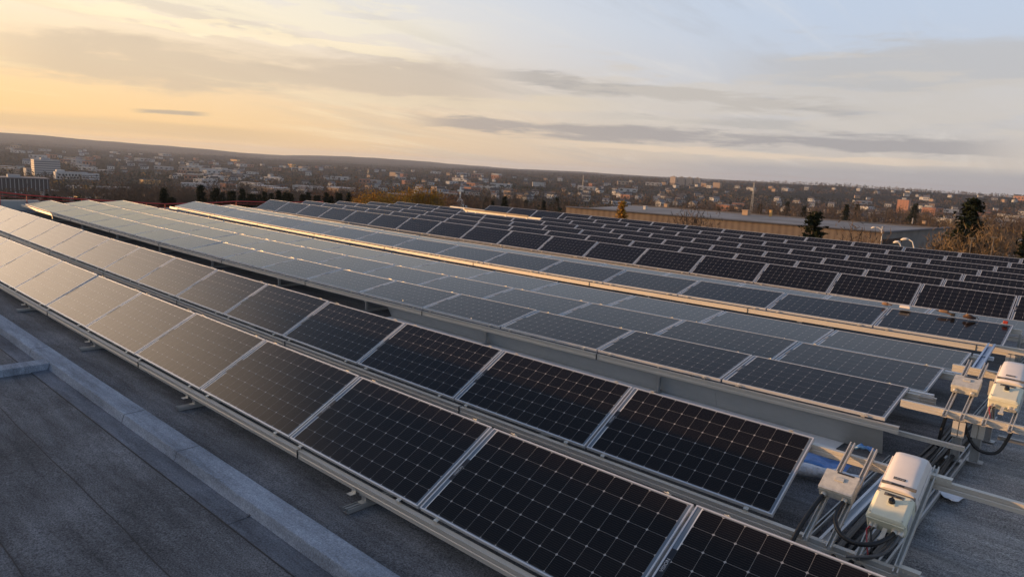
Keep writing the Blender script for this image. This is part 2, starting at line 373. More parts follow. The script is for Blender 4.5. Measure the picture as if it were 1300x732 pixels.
# raised expansion-joint curb along the rows, with its flashing strip
def along(x0, x1, st=1.0):
    n = max(2, int(abs(x1-x0)/st)+1); return [(x, 0, roofz(x)) for x in np.linspace(x0, x1, n)]
g = MB()
g.prism([(2.795, -0.01), (2.808, 0.018), (2.832, 0.094), (2.838, 0.101), (3.060, 0.106), (3.068, 0.100), (3.082, -0.01)], along(-37.4, 6))
cb = g.build('roof_curb', M['curb']); tag(cb, 'long low roof curb wrapped in pale granulated membrane in the foreground', 'roof curb')
g = MB(); 
for a, b_ in ((-37.4, -16.2), (-16.19, -5.35), (-5.34, 6)):
    g.prism([(2.60, 0.004), (2.60, 0.009), (2.80, 0.013), (2.80, 0.004)], along(a, b_))
fl = g.build('flashing_strip', M['flash'], cb)
g = MB()
g.prism([(2.772, 0.012), (2.772, 0.020), (2.80, 0.03), (2.80, 0.02)], [( -5.36, 0, roofz(-5.36)), (-5.345, 0, roofz(-5.345))])
for x in (-14.6, -11.9, -8.3, -6.9, -3.2):   # cap laps
    g.prism([(2.804, 0.014), (2.829, 0.094), (2.837, 0.1035), (3.056, 0.1085), (3.056, 0.1035), (2.84, 0.0985), (2.835, 0.09), (2.81, 0.01)], [(x, 0, roofz(x)), (x+0.007, 0, roofz(x))])
g.build('lap_seam', M['lap'], cb)
g = MB(); 
T = Matrix.Translation((0, 0, roofz(-11)))
g.add([( -11.28, -2.8, .0), (-10.98, -2.8, 0), (-11.00, -2.8, .11), (-11.24, -2.8, .115), (-11.28, 2.80, 0), (-10.98, 2.80, 0), (-11.00, 2.83, .11), (-11.24, 2.83, .115)] and
      [Vector(p)+Vector((0, 0, roofz(-11))) for p in ((-11.28,-2.8,-.01),(-10.97,-2.8,-.01),(-11.00,-2.8,.11),(-11.24,-2.8,.115),(-11.28,2.785,-.01),(-10.97,2.785,-.01),(-11.00,2.83,.09),(-11.24,2.83,.095))],
      [(0,1,2,3),(7,6,5,4),(0,4,5,1),(1,5,6,2),(2,6,7,3),(3,7,4,0)])
o = g.build('roof_curb', M['curb']); tag(o, 'short cross curb meeting the long roof curb at left edge', 'roof curb')
# membrane seams (thin raised laps lying on the roof)
g = MB()
for y, w in ((1.95, 0.007), (1.20, 0.006), (0.25, .006), (-0.7, .006)):
    g.prism([(y, 0.001), (y+w*0.3, 0.005), (y+w, 0.005), (y+w*1.2, 0.001)], [(x, 0.006*math.sin(x*1.7)+0.004*math.sin(x*5.1), roofz(x)) for x in np.arange(-37.4, 6, 0.25)])
g.prism([(2.592, 0.001), (2.592, 0.006), (2.60, 0.006), (2.60, 0.001)], along(-37.4, 6, 0.25))
o = g.build('membrane_seam', M['seam']); tag(o, kind='structure')
# building body below the roof
M['wall'] = simple('concrete_block_wall', (0.24, 0.22, 0.20), 0.9, 0, 0.12, 2)
# roof mesh sags to -0.13 at x=-30, so the body stops lower than that
g = MB(); g.box((-37.5, -2.88, -13), (11.9, 34.9, -0.45)); o = g.build('building_body', M['wall']); tag(o, 'concrete body of the building carrying the panel roof', 'building')
g = MB()
g.box((-37.9, -3, -0.5), (-37.55, 9.6, 0.30)); g.box((-37.9, 9.6, -0.5), (-37.55, 35.2, -0.08)); g.box((-37.55, 34.95, -0.5), (12, 35.2, 0.02))
o = g.build('roof_parapet', M['galv']); tag(o, 'low pale metal coping along the roof edge by the barrier', 'parapet')
# unseen block added behind the photographer to shade the near rows
g = MB(); g.box((-95, -16, -13), (3, -4.0, 1.2)); g.add([(-95, -4.3, 1.2), (-95, -4.0, 1.2), (3, -4.0, 1.2), (3, -4.3, 1.2), (-95, -4.3, 1.22), (-95, -4.0, 1.22), (3, -4.0, 1.88), (3, -4.3, 1.88)], [(3,2,1,0),(4,5,6,7),(0,3,7,4),(1,5,6,2),(0,4,5,1),(3,2,6,7)])
o = g.build('shade_block', M['wall']); tag(o, 'long unseen shade block added behind the photographer, outside the picture', 'building')

# red barrier at the roof edge
br = empty('safety_barrier', (-37.5, 9, roofz(-37.5)), 'red safety barrier line strung along the far left roof edge', 'barrier')
g = MB()
zr = [(4, .48), (8.1, .46), (9.1, .34), (11.3, .17), (14.2, .0), (15.1, -.05), (17.6, .02), (18.9, .1), (21.6, .05), (24.4, .1)]
for dzz in (0.0, -0.14): g.tube([(0, y-9, z+.35+dzz) for y, z in zr], 0.03 if dzz == 0 else 0.012, 6)
g.build('rope', M['barrier'], br)
for y, z in zr:
    g = MB(); g.beam((0, y-9, -0.1), (0, y-9, z+.38), 0.025, 0.025, up=(1, 0, 0)); g.build('post', M['barrier'], br)

# ------------------------------------------------------------------ solar panels
PP = 2.02743; PL = 2.0; PW = 0.992; FT = 0.04
g = MB()
g.box((0, 0, -FT), (PL, 0.012, 0)); g.box((0, PW-0.012, -FT), (PL, PW, 0)); g.box((0, 0.012, -FT), (0.012, PW-0.012, 0)); g.box((PL-0.012, 0.012, -FT), (PL, PW-0.012, 0))
frame_me = g.mesh('frame', M['frame'])
g = MB(); g.box((0.012, 0.012, -0.010), (PL-0.012, PW-0.012, -0.003)); glass_me = g.mesh('glass', M['cells'])
g = MB(); g.box((0.014, 0.345, -0.0028), (0.056, 0.595, -0.0020)); label_me = g.mesh('label', M['label_black'])
txt = text_mesh('VISION', 0.036); txt.materials.clear(); txt.materials.append(M['ink_white'])
txt.transform(Matrix.Translation((0.036, 0.455, -0.0016)) @ Matrix.Rotation(R(90), 4, 'Z'))
def make_panel(full):
    root = bpy.data.objects.new('solar_panel', None); COL.objects.link(root); root.empty_display_size = 0.3
    root['category'] = 'solar panel'; root['label'] = 'x'
    put('frame', frame_me, root); put('glass', glass_me, root)
    if full:
        lb = put('label', label_me, root); put('lettering', txt, lb)
    return root
protoA = make_panel(True); protoB = make_panel(False); used = {'A': False, 'B': False}
SLP = {0: (0.00987, 0.01809), 1: (0.0225, 0.0423), 2: (0.02379, 0.04521), 3: (0.00805, 0.00182)}
def zs(gr, x): a, b_ = SLP[gr]; return a*x + b_*x*x*0.01
# name, x0, y, z(front), tilt, slope group, panel index range, description of the row
t29 = 0.5108
def fromtop(y, z, t=t29): return y-PW*math.cos(t), z-PW*math.sin(t)
ROWS = [
 ('1', -4.1548, 3.6595, -2.7896, 0.5137, 0, [(-10, 1)], 'the front row'),
 ('2', -2.0435, 5.8793, -2.8233, 0.5122, 0, [(-17, -1)], 'the second row'),
 ('3a', -1.9214, 8.7446, -2.5496, 0.1713, 1, [(-17, -1)], 'the low block\'s near strip'),
 ('3b', -1.8212, 10.2231, -2.5088, 0.14, 1, [(-17, -1)], 'the low block\'s middle strip'),
 ('3c', -1.7384, 11.6657, -2.4647, 0.1072, 1, [(-17, -1)], 'the low block\'s far strip'),
 ('4', -1.5262, 14.1062, -2.4273, 0.2321, 2, [(-16, -1)], 'the strip above the gold rail'),
 ('4b', -1.10, 15.62, -2.425, 0.10, 2, [(-16, -1)], 'the half hidden strip'),
 ('5', -2.1032, 19.5378, -2.7772, 0.5106, 3, [(-17, 1)], 'the tall dark row'),
 ('6', -4.0456, *fromtop(22.5886, -2.3325), t29, 3, [(-16, 1)], 'the narrow row nearest behind the tall row'),
 ('7', -3.9698, *fromtop(24.7919, -2.3455), t29, 3, [(-16, 1)], 'the second narrow row behind the tall row'),
 ('8', -3.9055, *fromtop(27.0333, -2.3629), t29, 3, [(-16, 1)], 'the third narrow row behind the tall row'),
 ('9', -3.7607, *fromtop(29.0912, -2.3521), t29, 3, [(-16, -14), (-10, 1)], 'the row broken by the trestle'),
 ('10', -3.6005, *fromtop(30.9373, -2.3202), t29, 3, [(-10, 1)], 'the last but one row'),
 ('11', -3.5346, *fromtop(33.2217, -2.2984), t29, 3, [(-14, 1)], 'the last row'),
]
for nm, x0, y, z, t, gr, rngs, desc in ROWS:
    z += CZ
    full = nm in ('1', '2', '3a', '3b', '3c', '4', '5')
    idx = [i for a, b_ in rngs for i in range(a, b_+1)]
    for c, i in enumerate(reversed(idx)):
        xa = x0+i*PP+0.0137; za = z+zs(gr, xa); zb = z+zs(gr, xa+PL)
        key = 'A' if full else 'B'; pr = protoA if full else protoB
        if not used[key]: root = pr; used[key] = True
        else: root = copy_tree(pr)
        root.location = (xa, y+random.uniform(-.004, .004), za)
        root.rotation_euler = (t+R(random.gauss(0, 0.30)), -math.atan2(zb-za, PL), R(random.gauss(0, 0.05)))
        if c == 0: lab = 'rightmost solar panel of %s' % desc
        elif c == len(idx)-1: lab = 'leftmost solar panel of %s' % desc
        else: lab = '%s solar panel from the right in %s' % (ORD[c], desc)
        root['label'] = lab; root['group'] = 'solar panels in %s' % desc

# ------------------------------------------------------------------ racking
RPROF = [(-0.030, -0.085), (0.022, -0.085), (0.022, -0.080), (-0.024, -0.080), (-0.024, -0.052), (-0.020, -0.047), (-0.020, -0.040), (-0.024, -0.035), (-0.024, -0.008), (0.020, -0.008), (0.020, 0.0), (-0.034, 0.0), (-0.034, -0.010), (-0.030, -0.012), (-0.030, -0.034), (-0.026, -0.038), (-0.026, -0.046), (-0.030, -0.052)]
FOOT = [-1.42-3.456*k for k in range(0, 11)]
g = MB(); g.box((-0.022, -0.035, -0.003), (0.022, 0.014, 0.001)); g.box((-0.022, -0.035, -0.026), (0.022, -0.030, -0.003)); g.tube([(0, -0.018, 0.0), (0, -0.018, 0.007)], 0.007, 6)
clamp_me = g.mesh('clamp', M['bolt'])
def rail_path(x0, x1, y, z, gr):
    n = max(2, int(abs(x1-x0)/2)+1); return [(x, y, z+zs(gr, x)) for x in np.linspace(x0, x1, n)]
def rack(nm, x0, y, z, t, gr, i0, i1, desc, ext_f=(0.05, 0.12), ext_b=(0.05, 0.12), posts=True, clamps=True, front=True, back=True, fdrop=0.045, mat='alu'):
    z += CZ; xa = x0+i0*PP; xb = x0+(i1+1)*PP
    rt = empty('panel_rack', (0, y, 0), 'aluminium rack of rails, posts and clamps under %s' % desc, 'panel rack', 'aluminium racks carrying the panel rows')
    dyb, dzb = PW*math.cos(t), PW*math.sin(t)
    if front:
        g = MB(); g.prism(RPROF, rail_path(xa-ext_f[0], xb+ext_f[1], -0.012, z-fdrop-0.012, gr)); g.build('front_rail', M[mat], rt)
    if back:
        g = MB(); g.prism(RPROF, rail_path(xa-ext_b[0], xb+ext_b[1], dyb-0.01, z+dzb-fdrop-0.012, gr)); g.build('back_rail', M['alu'], rt)
    if nm in ('1', '2', '3a', '4'):
        for x in [-1.9-4.05*k for k in range(9)]:
            if xa < x < xb: g = MB(); g.box((x-.006, -.05, z+zs(gr, x)-fdrop-.10), (x+.006, .012, z+zs(gr, x)-fdrop-.008)); g.build('rail_joint', M['slot'], rt)
    if posts:
        for x in FOOT:
            if xa-0.3 < x < xb+0.3:
                g = MB(); g.beam((x, 0.0, roofz(x)+0.03), (x, 0.0, z+zs(gr, x)-fdrop-0.09), 0.05, 0.04, up=(1, 0, 0)); 
                g.box((x-0.05, -0.035, z+zs(gr, x)-fdrop-0.12), (x+0.05, 0.02, z+zs(gr, x)-fdrop-0.096)); g.build('post', M['strut'], rt)
                g = MB(); g.beam((x, dyb, roofz(x)+0.03), (x, dyb, z+dzb+zs(gr, x)-fdrop-0.09), 0.05, 0.04, up=(1, 0, 0)); g.build('post', M['strut'], rt)
    if clamps:
        for i in range(max(i0, -11), i1+2):
            for s in (-0.24, 0.24):
                x = x0+i*PP+s
                if x < xa or x > xb: continue
                c = put('clamp', clamp_me, rt, (x, 0.0, z+zs(gr, x)-0.012), 0); c.rotation_euler = (t*0.6, 0, 0)
                if nm in ('1', '2', '3a', '3b'):
                    c = put('clamp', clamp_me, rt, (x, dyb+0.008, z+dzb+zs(gr, x)+0.003), 0); c.rotation_euler = (t, 0, math.pi)
    return rt
rk = {}
for nm, x0, y, z, t, gr, rngs, desc in ROWS:
    i0, i1 = rngs[0][0], rngs[-1][1]
    kw = {}
    if nm == '2': kw = dict(ext_b=(0.05, 4.2), ext_f=(0.05, 3.6))
    if nm == '3a': kw = dict(ext_f=(.45, 0.15), posts=True)
    if nm == '4': kw = dict(ext_f=(.45, 0.1))
    if nm in ('6', '7', '8', '9', '10', '11'): kw = dict(clamps=False)
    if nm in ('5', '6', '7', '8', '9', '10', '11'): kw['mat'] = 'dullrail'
    rk[nm] = rack(nm, x0, y, z, t, gr, i0, i1, desc, **kw)
# feet in front of the front row: short struts poking out on the membrane
for i, x in enumerate([-1.42-3.456*k for k in range(0, 8)]):
    rt = empty('roof_strut', (x, 3.44, roofz(x)), 'slotted strut end poking out under the front rail, %s from the right' % ORD[i], 'roof strut', 'slotted roof struts under the front rows')
    g = MB()
    for s in (-0.022, 0.022): g.channel((s, 0, 0.026), (s, 3.4, 0.026), 0.040, 0.04)
    g.build('channel', M['strut'], rt)
    g = MB(); g.box((-0.03, 0.15, 0.046), (0.03, 0.22, 0.050)); g.box((-0.03, 0.195, 0.05), (0.03, 0.20, 0.12)); g.build('bracket', M['bolt'], rt)
    g = MB(); g.box((-0.13, 0.10, 0.105), (-0.07, 0.16, 0.11)); g.box((-0.13, 0.155, 0.11), (-0.07, 0.16, 0.15)); g.build('bracket', M['bolt'], rt)
for k in range(0, 11):
    x = -1.42-3.456*k
    g = MB(); g.channel((0, 0, 0.03), (0, 9.4, 0.03), 0.045, 0.045)
    o = g.build('roof_strut', M['strut'], loc=(x, 8.4, roofz(x))); tag(o, 'long strut on the membrane under the triple low block, %s from the right' % ORD[k], 'roof strut', 'long roof struts under the low block')

# wind deflector under the low block's front rail and its pale foot flange
g = MB(); xs = np.linspace(-11.1, -1.95, 10)
g.prism([(8.80, 0.02), (8.806, 0.02), (8.766, 0.40), (8.760, 0.40)], [(x, 0, 0) for x in (-11.1, -1.93)])
wd = empty('wind_deflector', (0, 0, 0), 'dull grey sheet metal wind deflector below the front rail of the low block', 'wind deflector')
def defl(xa, xb):
    g = MB(); n = 5; vs = []
    for x in np.linspace(xa, xb, n):
        zt = -2.5496+CZ+zs(1, x)-0.145; zb = roofz(x)+0.012
        vs += [(x, 8.86, zb), (x, 8.735, zt), (x, 8.741, zt), (x, 8.866, zb)]
    fs = [(k*4+i, k*4+(i+1) % 4, k*4+4+(i+1) % 4, k*4+4+i) for k in range(n-1) for i in range(4)]+[(3,2,1,0), tuple((n-1)*4+i for i in range(4))]
    g.add(vs, fs); g.build('sheet', M['galv'], wd)
e_ = [-11.1, -8.6, -6.15, -4.02, -1.93]
for a, b_ in zip(e_[:-1], e_[1:]): defl(a+0.002, b_-0.002)
g = MB(); g.prism([(8.56, 0.022), (8.55, 0.016), (8.85, 0.014), (8.85, 0.020)], [(x, 0, roofz(x)) for x in (-11.1, -8, -5, -2.36)])
g.build('foot_flange', M['white_sheet'], wd)  # brighter skylight on the upward fold is put into its paler colour
g = MB()
for x in np.arange(-10.6, -2.0, 1.9): g.tube([(x, 8.735, 0.36), (x, 8.722, 0.36)], 0.012, 8)
g.build('bolt', M['bolt'], wd)

# bare rail trestle in the gap of the broken row
tr = empty('rail_trestle', (-27, 28.6, roofz(-27)), 'sunlit bare rails on short posts filling a gap between far panels', 'rail trestle')
zc = CZ+zs(3, -27)-roofz(-27)
g = MB(); g.box((-2.95, 0.44, -2.43+zc), (2.0, 0.50, -2.33+zc)); g.build('upper_rail', M['tanrail'], tr)
g = MB(); g.box((0.30, -0.42, -2.68+zc), (2.45, -0.36, -2.55+zc)); g.build('lower_rail', M['tanrail'], tr)
for x, y in ((-2.8, .47), (0.35, 0.47), (1.9, 0.47), (.36, -.39), (2.3, -.39)):
    g = MB(); g.box((x-.05, y-.04, 0), (x+.05, y+.02, (-2.45 if y > 0 else -2.7)+zc)); g.build('post', M['alu'], tr)

# ------------------------------------------------------------------ inverter stands
def SP(s, n, x=0.0, t=R(29)):           # point on the sloped mounting plane: s up the slope, n off it
    return Vector((x, s*math.cos(t)-n*math.sin(t), s*math.sin(t)+n*math.cos(t)))
def slab(g, x0, x1, s0, s1, n0, n1, mi=0):
    vs = [SP(s, n, x) for n in (n0, n1) for (x, s) in ((x0, s0), (x1, s0), (x1, s1), (x0, s1))]
    g.add(vs, [(3,2,1,0),(4,5,6,7),(0,1,5,4),(1,2,6,5),(2,3,7,6),(3,0,4,7)], mi)
def make_inverter(label, cables=True):
    rt = empty('inverter', (0, 5.88, 0.18), label, 'inverter', 'inverters on sloped strut stands')
    # lower connection box
    g = MB(); w = 0.145
    def ring(s, nlo, nhi, w_, c=0.03):
        return [SP(s, nlo, -w_), SP(s, nhi-c, -w_), SP(s, nhi, -w_+c), SP(s, nhi, w_-c), SP(s, nhi-c, w_), SP(s, nlo, w_)]
    R_ = [ring(0.235, 0.03, 0.170, 0.135), ring(0.250, 0.03, 0.195, 0.143), ring(0.50, 0.03, 0.205, 0.145), ring(0.515, 0.03, 0.195, 0.145)]
    vs = [p for r_ in R_ for p in r_]; fs = [(k*6+i, k*6+(i+1) % 6, (k+1)*6+(i+1) % 6, (k+1)*6+i) for k in range(3) for i in range(6)]+[(5,4,3,2,1,0), tuple(18+i for i in range(6))]
    g.add(vs, fs); box = g.build('connection_box', M['cream'], rt, bevel=0.006, smooth=True)
    g = MB(); slab(g, -0.139, 0.139, 0.226, 0.240, 0.150, 0.158); slab(g, -0.149, -0.143, .24, .5, .15, .158); slab(g, 0.143, 0.149, .24, .5, .15, .158); g.build('lid_seam', M['cream'], box)
    g = MB(); slab(g, -0.075, 0.07, 0.462, 0.492, 0.203, 0.2075); g.build('display_window', M['slot_grey'], box)
    g = MB(); slab(g, -0.05, 0.0, 0.468, 0.482, 0.2085, 0.2125); slab(g, .015, .05, 0.466, 0.478, 0.2085, 0.2125); g.build('display_detail', M['slot'], box)
    g = MB(); slab(g, -0.028, 0.028, 0.378, 0.432, 0.198, 0.209); g.build('switch_plate', M['cream'], box)
    g = MB(); g.tube([SP(0.408, 0.205), SP(0.408, 0.238)], [0.026, 0.022], 20); slab(g, -0.007, .007, .385, .431, .236, .246); g.build('switch_knob', M['black'], box)
    # curved upper cover
    g = MB(); prof = []
    K = 13
    def crs(s, sc, top):
        pts = [SP(s, 0.035, -0.150*sc)]
        for k in range(K):
            a = -1+2*k/(K-1); x = 0.150*a*sc; edge = 1-abs(a)**7
            pts.append(SP(s, 0.10+(top-0.10)*(edge**0.45 if edge > 0 else 0)*(1-0.10*a*a), x))
        pts.append(SP(s, 0.035, 0.150*sc)); return pts
    SS = [(0.535, 1, 0.215), (0.55, 1, 0.228), (0.75, 1, 0.232), (0.90, 0.995, 0.226), (0.96, 0.985, 0.212), (0.985, 0.965, 0.185), (1.0, 0.94, 0.14), (1.004, 0.92, 0.10)]
    n = K+2; vs = []; 
    for s_, sc, tp in SS: vs += crs(s_, sc, tp)
    fs = [(k*n+i, k*n+(i+1) % n, (k+1)*n+(i+1) % n, (k+1)*n+i) for k in range(len(SS)-1) for i in range(n)]+[tuple(range(n-1, -1, -1)), tuple((len(SS)-1)*n+i for i in range(n))]
    g.add(vs, fs); cov = g.build('cover', M['white_pc'], rt, smooth=True)
    md = cov.modifiers.new('es', 'EDGE_SPLIT'); md.split_angle = R(38)
    g = MB(); slab(g, -0.125, 0.135, 0.565, 0.588, 0.218, 0.2335); g.build('vent_slot', M['slot_grey'], cov)
    g = MB(); slab(g, -0.05, 0.045, 0.566, 0.587, 0.2336, 0.2346); g.build('status_window', M['slot'], cov)
    g = MB(); slab(g, -0.14, 0.14, 0.512, 0.540, 0.04, 0.185); g.build('neck', M['slot_grey'], cov)
    g = MB(); slab(g, -.053, .037, .632, .656, .2315, .2335); pl = g.build('logo_plate', M['slot'], cov)
    lt = text_mesh('solaredge', 0.020, 0.0005); lt.materials.clear(); lt.materials.append(M['ink_white'])
    lt.transform(Matrix.Translation(SP(0.644, 0.2342, -0.008)) @ Matrix.Rotation(R(29), 4, 'X')); put('lettering', lt, pl)
    g = MB()
    for s_ in (.62, .78, .93):
        g = MB(); slab(g, .149, .153, s_-.02, s_+.02, .06, .10); g.build('side_latch', M['white_pc'], cov)
    g = MB(); slab(g, .149, .156, .58, .97, .118, .124); g.build('side_rib', M['white_pc'], cov)
    g = MB(); slab(g, -.156, -.149, .58, .97, .118, .124); g.build('side_rib', M['white_pc'], cov)
    for x in (-0.128, 0.128):
        for s_ in (0.262, 0.488):
            g = MB(); g.tube([SP(s_, 0.196, x*.93), SP(s_, 0.2065, x*.93)], 0.006, 8); g.build('screw', M['bolt'], box)
    g = MB(); slab(g, 0.143, 0.1465, 0.30, 0.42, 0.06, 0.14); g.build('rating_label', M['ink_white'], box)
    for k in range(9):
        g = MB(); slab(g, -0.13+k*.0325, -0.127+k*.0325, .56, .98, .0, .034); g.build('cooling_fin', M['strut'], cov)
    for x in (-.1, .1):
        g = MB(); slab(g, x-.02, x+.02, .30, .34, 0.022, .031); g.build('mounting_foot', M['bolt'], box)
    # glands and tails at the bottom
    for x, mm, rr in ((-0.10, 'bolt', .014), (-0.07, 'bolt', .014), (0.075, 'bolt', .022), (0.115, 'bolt', .02)):
        g = MB(); g.tube([SP(0.235, 0.09, x), SP(0.215, 0.09, x), SP(0.195, .09, x)], [rr*1.25, rr*1.25, rr], 10); g.build('cable_gland', M[mm], box)
    g = MB(); slab(g, -0.012, 0.022, 0.10, 0.225, 0.085, 0.095); slab(g, -0.02, .03, .095, .115, .08, .10); g.build('hanging_bracket', M['box_grey'], box)
    if cables:
        for xo, mm in ((-0.10, 'red_wire'), (-0.103, 'red_wire'), (-0.072, 'black'), (-.066, 'black')):
            g = MB(); g.tube([SP(0.20, .09, xo), SP(.15, .10, xo-.012), SP(0.09, .075, xo+.008), SP(0.02, .06, xo+.03), SP(-.02, .02, xo+.05)], 0.0045, 6); g.build('wire', M[mm], rt)
    return rt
def make_jbox(label):
    rt = empty('junction_box', (0, 5.88, 0.18), label, 'junction box', 'junction boxes beside the inverters')
    g = MB(); slab(g, -0.135, 0.135, 0.375, 0.595, 0.045, 0.145); bx = g.build('enclosure', M['box_grey'], rt, bevel=0.006)
    g = MB(); slab(g, -0.139, 0.139, 0.371, 0.599, 0.120, 0.127); slab(g, -0.137, .137, .373, .597, .1455, .149); g.build('lid', M['box_grey'], bx, bevel=0.003)
    g = MB(); slab(g, -0.04, 0.035, 0.49, 0.53, 0.149, 0.160); g.build('latch', M['box_grey'], bx, bevel=.003)
    g = MB(); slab(g, -0.045, 0.095, 0.575, 0.593, 0.1492, 0.1502); g.build('warning_strip', M['slot'], bx)
    for x in (-0.085, 0.085):
        g = MB(); g.tube([SP(0.372, .09, x), SP(.345, .09, x), SP(.335, .09, x)], [.024, .024, .018], 12); g.build('cable_gland', M['bolt'], bx)
    return rt
inv1 = make_inverter('nearest white and cream inverter leaning on struts beside the second panel row')
inv1.location = (-1.215, 5.88, 0.18)
jb1 = make_jbox('grey junction box with black conduit tails left of the nearest inverter'); jb1.location = (-1.655, 5.88, 0.18)
# the sloped struts
def stand(name, label, off, xs, t, s0, s1):
    rt = empty('inverter_stand', off, label, 'strut stand', 'sloped strut stands')
    for x in xs:
        g = MB(); g.channel(SP(s0, 0.022, x, t), SP(s1, 0.022, x, t), 0.041, 0.041, up=(0, -math.sin(t), math.cos(t))); g.build('strut', M['alu'], rt)
    return rt
stand('a', 'sloped slotted struts carrying the nearest inverter and junction box', (0, 5.88, 0.18), (-1.735, -1.545, -1.325, -1.05), R(29), -0.10, 1.07)
# second set, further back: shallower slope
inv2 = copy_tree(inv1); inv2['label'] = 'far inverter glowing orange in low sun at the right picture edge'
inv2.location = (-0.93, 9.24, CZ-2.50); inv2.rotation_euler = (R(-5), 0, 0); inv2.scale = (1, 1, 1)
jb2 = copy_tree(jb1); jb2['label'] = 'sunlit tan junction box on struts by the far inverter'; jb2.location = (-1.33, 9.22, CZ-2.50); jb2.rotation_euler = (R(-6), 0, 0)
stand('b', 'sloped struts carrying the far inverter and its junction box', (0, 9.15, CZ-2.50), (-1.42, -1.25, -1.04, -.80), R(21), -0.05, 1.20)

# big beams to the right of the low block
def beamx(name, label, x0, x1, y, ztop, h, w=0.06, mat='alu', slope=0.01):
    g = MB(); d = h
    pr = [(-w/2, -d), (w/2, -d), (w/2, 0), (-w/2, 0), (-w/2, -d*.22), (-w/2+.006, -d*.26), (-w/2+.006, -d*.44), (-w/2, -d*.5), (-w/2, -d*.62), (-w/2+.006, -d*.66), (-w/2+.006, -d*.8), (-w/2, -d*.84)]
    g.prism(pr, [(x0, 0, x0*slope), (x1, 0, x1*slope)])
    o = g.build(name, M[mat], loc=(0, y, ztop)); return tag(o, label, 'support beam')
beamx('support_beam', 'thick sunlit grooved beam running right from the near low strip', -1.89, 1.5, 9.2, CZ-2.43, 0.085)
beamx('support_beam', 'short sunlit beam right of the middle low strip behind junction box', -1.60, 1.4, 10.28, CZ-2.115, 0.09)
beamx('support_beam', 'far sunlit beam continuing the gold rail of the strip behind', -1.72, 1.5, 14.06, CZ-2.44, 0.10)
beamx('support_beam', 'thin pale rail near the right edge behind the far inverter', -1.3, 2.0, 14.75, CZ-2.42, 0.04, 0.04)
beamx('support_beam', 'low cross rail stepping out under the near low strip', -1.9, -1.15, 8.92, CZ-2.73, 0.05, 0.05)
beamx('support_beam', 'roof level rail below the thick sunlit beam at right', -0.95, 1.5, 9.7, 0.32, 0.045, 0.045, 'strut')
# short rail stubs between the strips at the right ends
for y, z, x, lab in ((9.86, -2.46, -1.9, 'white rail stub beside the right end of near low strip'), (11.35, -2.45, -1.8, 'white rail stub beside the right end of middle low strip'), (12.8, -2.42, -1.7, 'white rail stub beside the right end of far low strip')):
    beamx('rail_stub', lab, x-.05, x+.22, y, CZ+z, 0.05, 0.07, 'white_sheet')
# posts under the beam
def hpost(x, y, z0, z1, label):
    rt = empty('beam_post', (x, y, z0), label, 'post')
    g = MB(); h = z1-z0
    g.box((-0.045, -.03, 0), (-0.037, .03, h)); g.box((0.037, -.03, 0), (0.045, .03, h)); g.box((-.037, -.004, 0), (.037, .004, h)); g.build('web', M['strut'], rt)
    g = MB(); g.box((-0.062, -.052, h-.19), (-.006, -.031, h-.01)); g.box((0.006, -.052, h-.19), (.062, -.031, h-.01)); g.box((-.062, -.031, h-.19), (.062, -.0305, h-.01)); g.build('bracket', M['alu'], rt)
    g = MB(); g.box((-.09, -.06, 0), (.09, .06, .008)); g.build('base_plate', M['strut'], rt)
    return rt
hpost(-1.27, 9.2, 0.045, CZ-2.53, 'upright post with lit bracket below the thick sunlit beam')
hpost(-1.10, 9.34, 0.045, CZ-2.53, 'dark upright post just behind the lit bracket post')
hpost(-1.40, 14.06, 0.045, CZ-2.56, 'upright post below the far sunlit beam')
hpost(-1.12, 10.28, 0.045, CZ-2.23, 'upright post below the short sunlit beam by the far inverter')
# bluish channel climbing from the short beam to the far beam
g = MB(); g.channel((-1.50, 11.3, CZ-2.40), (-1.68, 14.0, CZ-2.46), 0.11, 0.05)
M['bluegalv'] = metal_mat('bluish_galvanised', (0.34, 0.44, 0.62), 0.35, metal=0.5)
o = g.build('cross_channel', M['bluegalv']); tag(o, 'wide bluish channel running up to the far sunlit beam', 'channel')
# roof channels running away under the stands
for i, (x, y0, y1, w, mt, lab) in enumerate(((-1.205, 5.4, 11.5, .07, 'strut', 'heavy roof channel right of the cable bundle, running away'),
                                 (-1.66, 5.3, 8.6, .10, 'white_sheet', 'wide pale flat channel left of the cable bundle'),
                                 (-1.38, 5.3, 7.2, .08, 'white_sheet', 'pale flat channel showing between cables below the nearest inverter'),
                                 (-1.80, 5.5, 8.7, .045, 'strut', 'leftmost thin channel on the membrane by the second row end'))):
    g = MB(); g.channel((0, 0, .035), (0, y1-y0, .035), w, .05); o = g.build('roof_channel', M[mt], loc=(x, y0, 0)); tag(o, lab, 'roof channel')
for k in range(6):
    x = -1.56+k*.052+(0.02 if k > 2 else 0); g = MB()
    g.tube([(x+0.012*math.sin(k*2.1+y*1.3), y, 0.045+0.03*(k % 2)+0.01*math.sin(y*3+k)) for y in np.arange(5.0, 11.2, 0.3)], 0.021, 8)
    o = g.build('cable_run', M['black'], smooth=True); tag(o, 'black cable in the thick bundle on the roof between channels, %s from the left' % ORD[k], 'cable', 'black cables bundled on the roof')
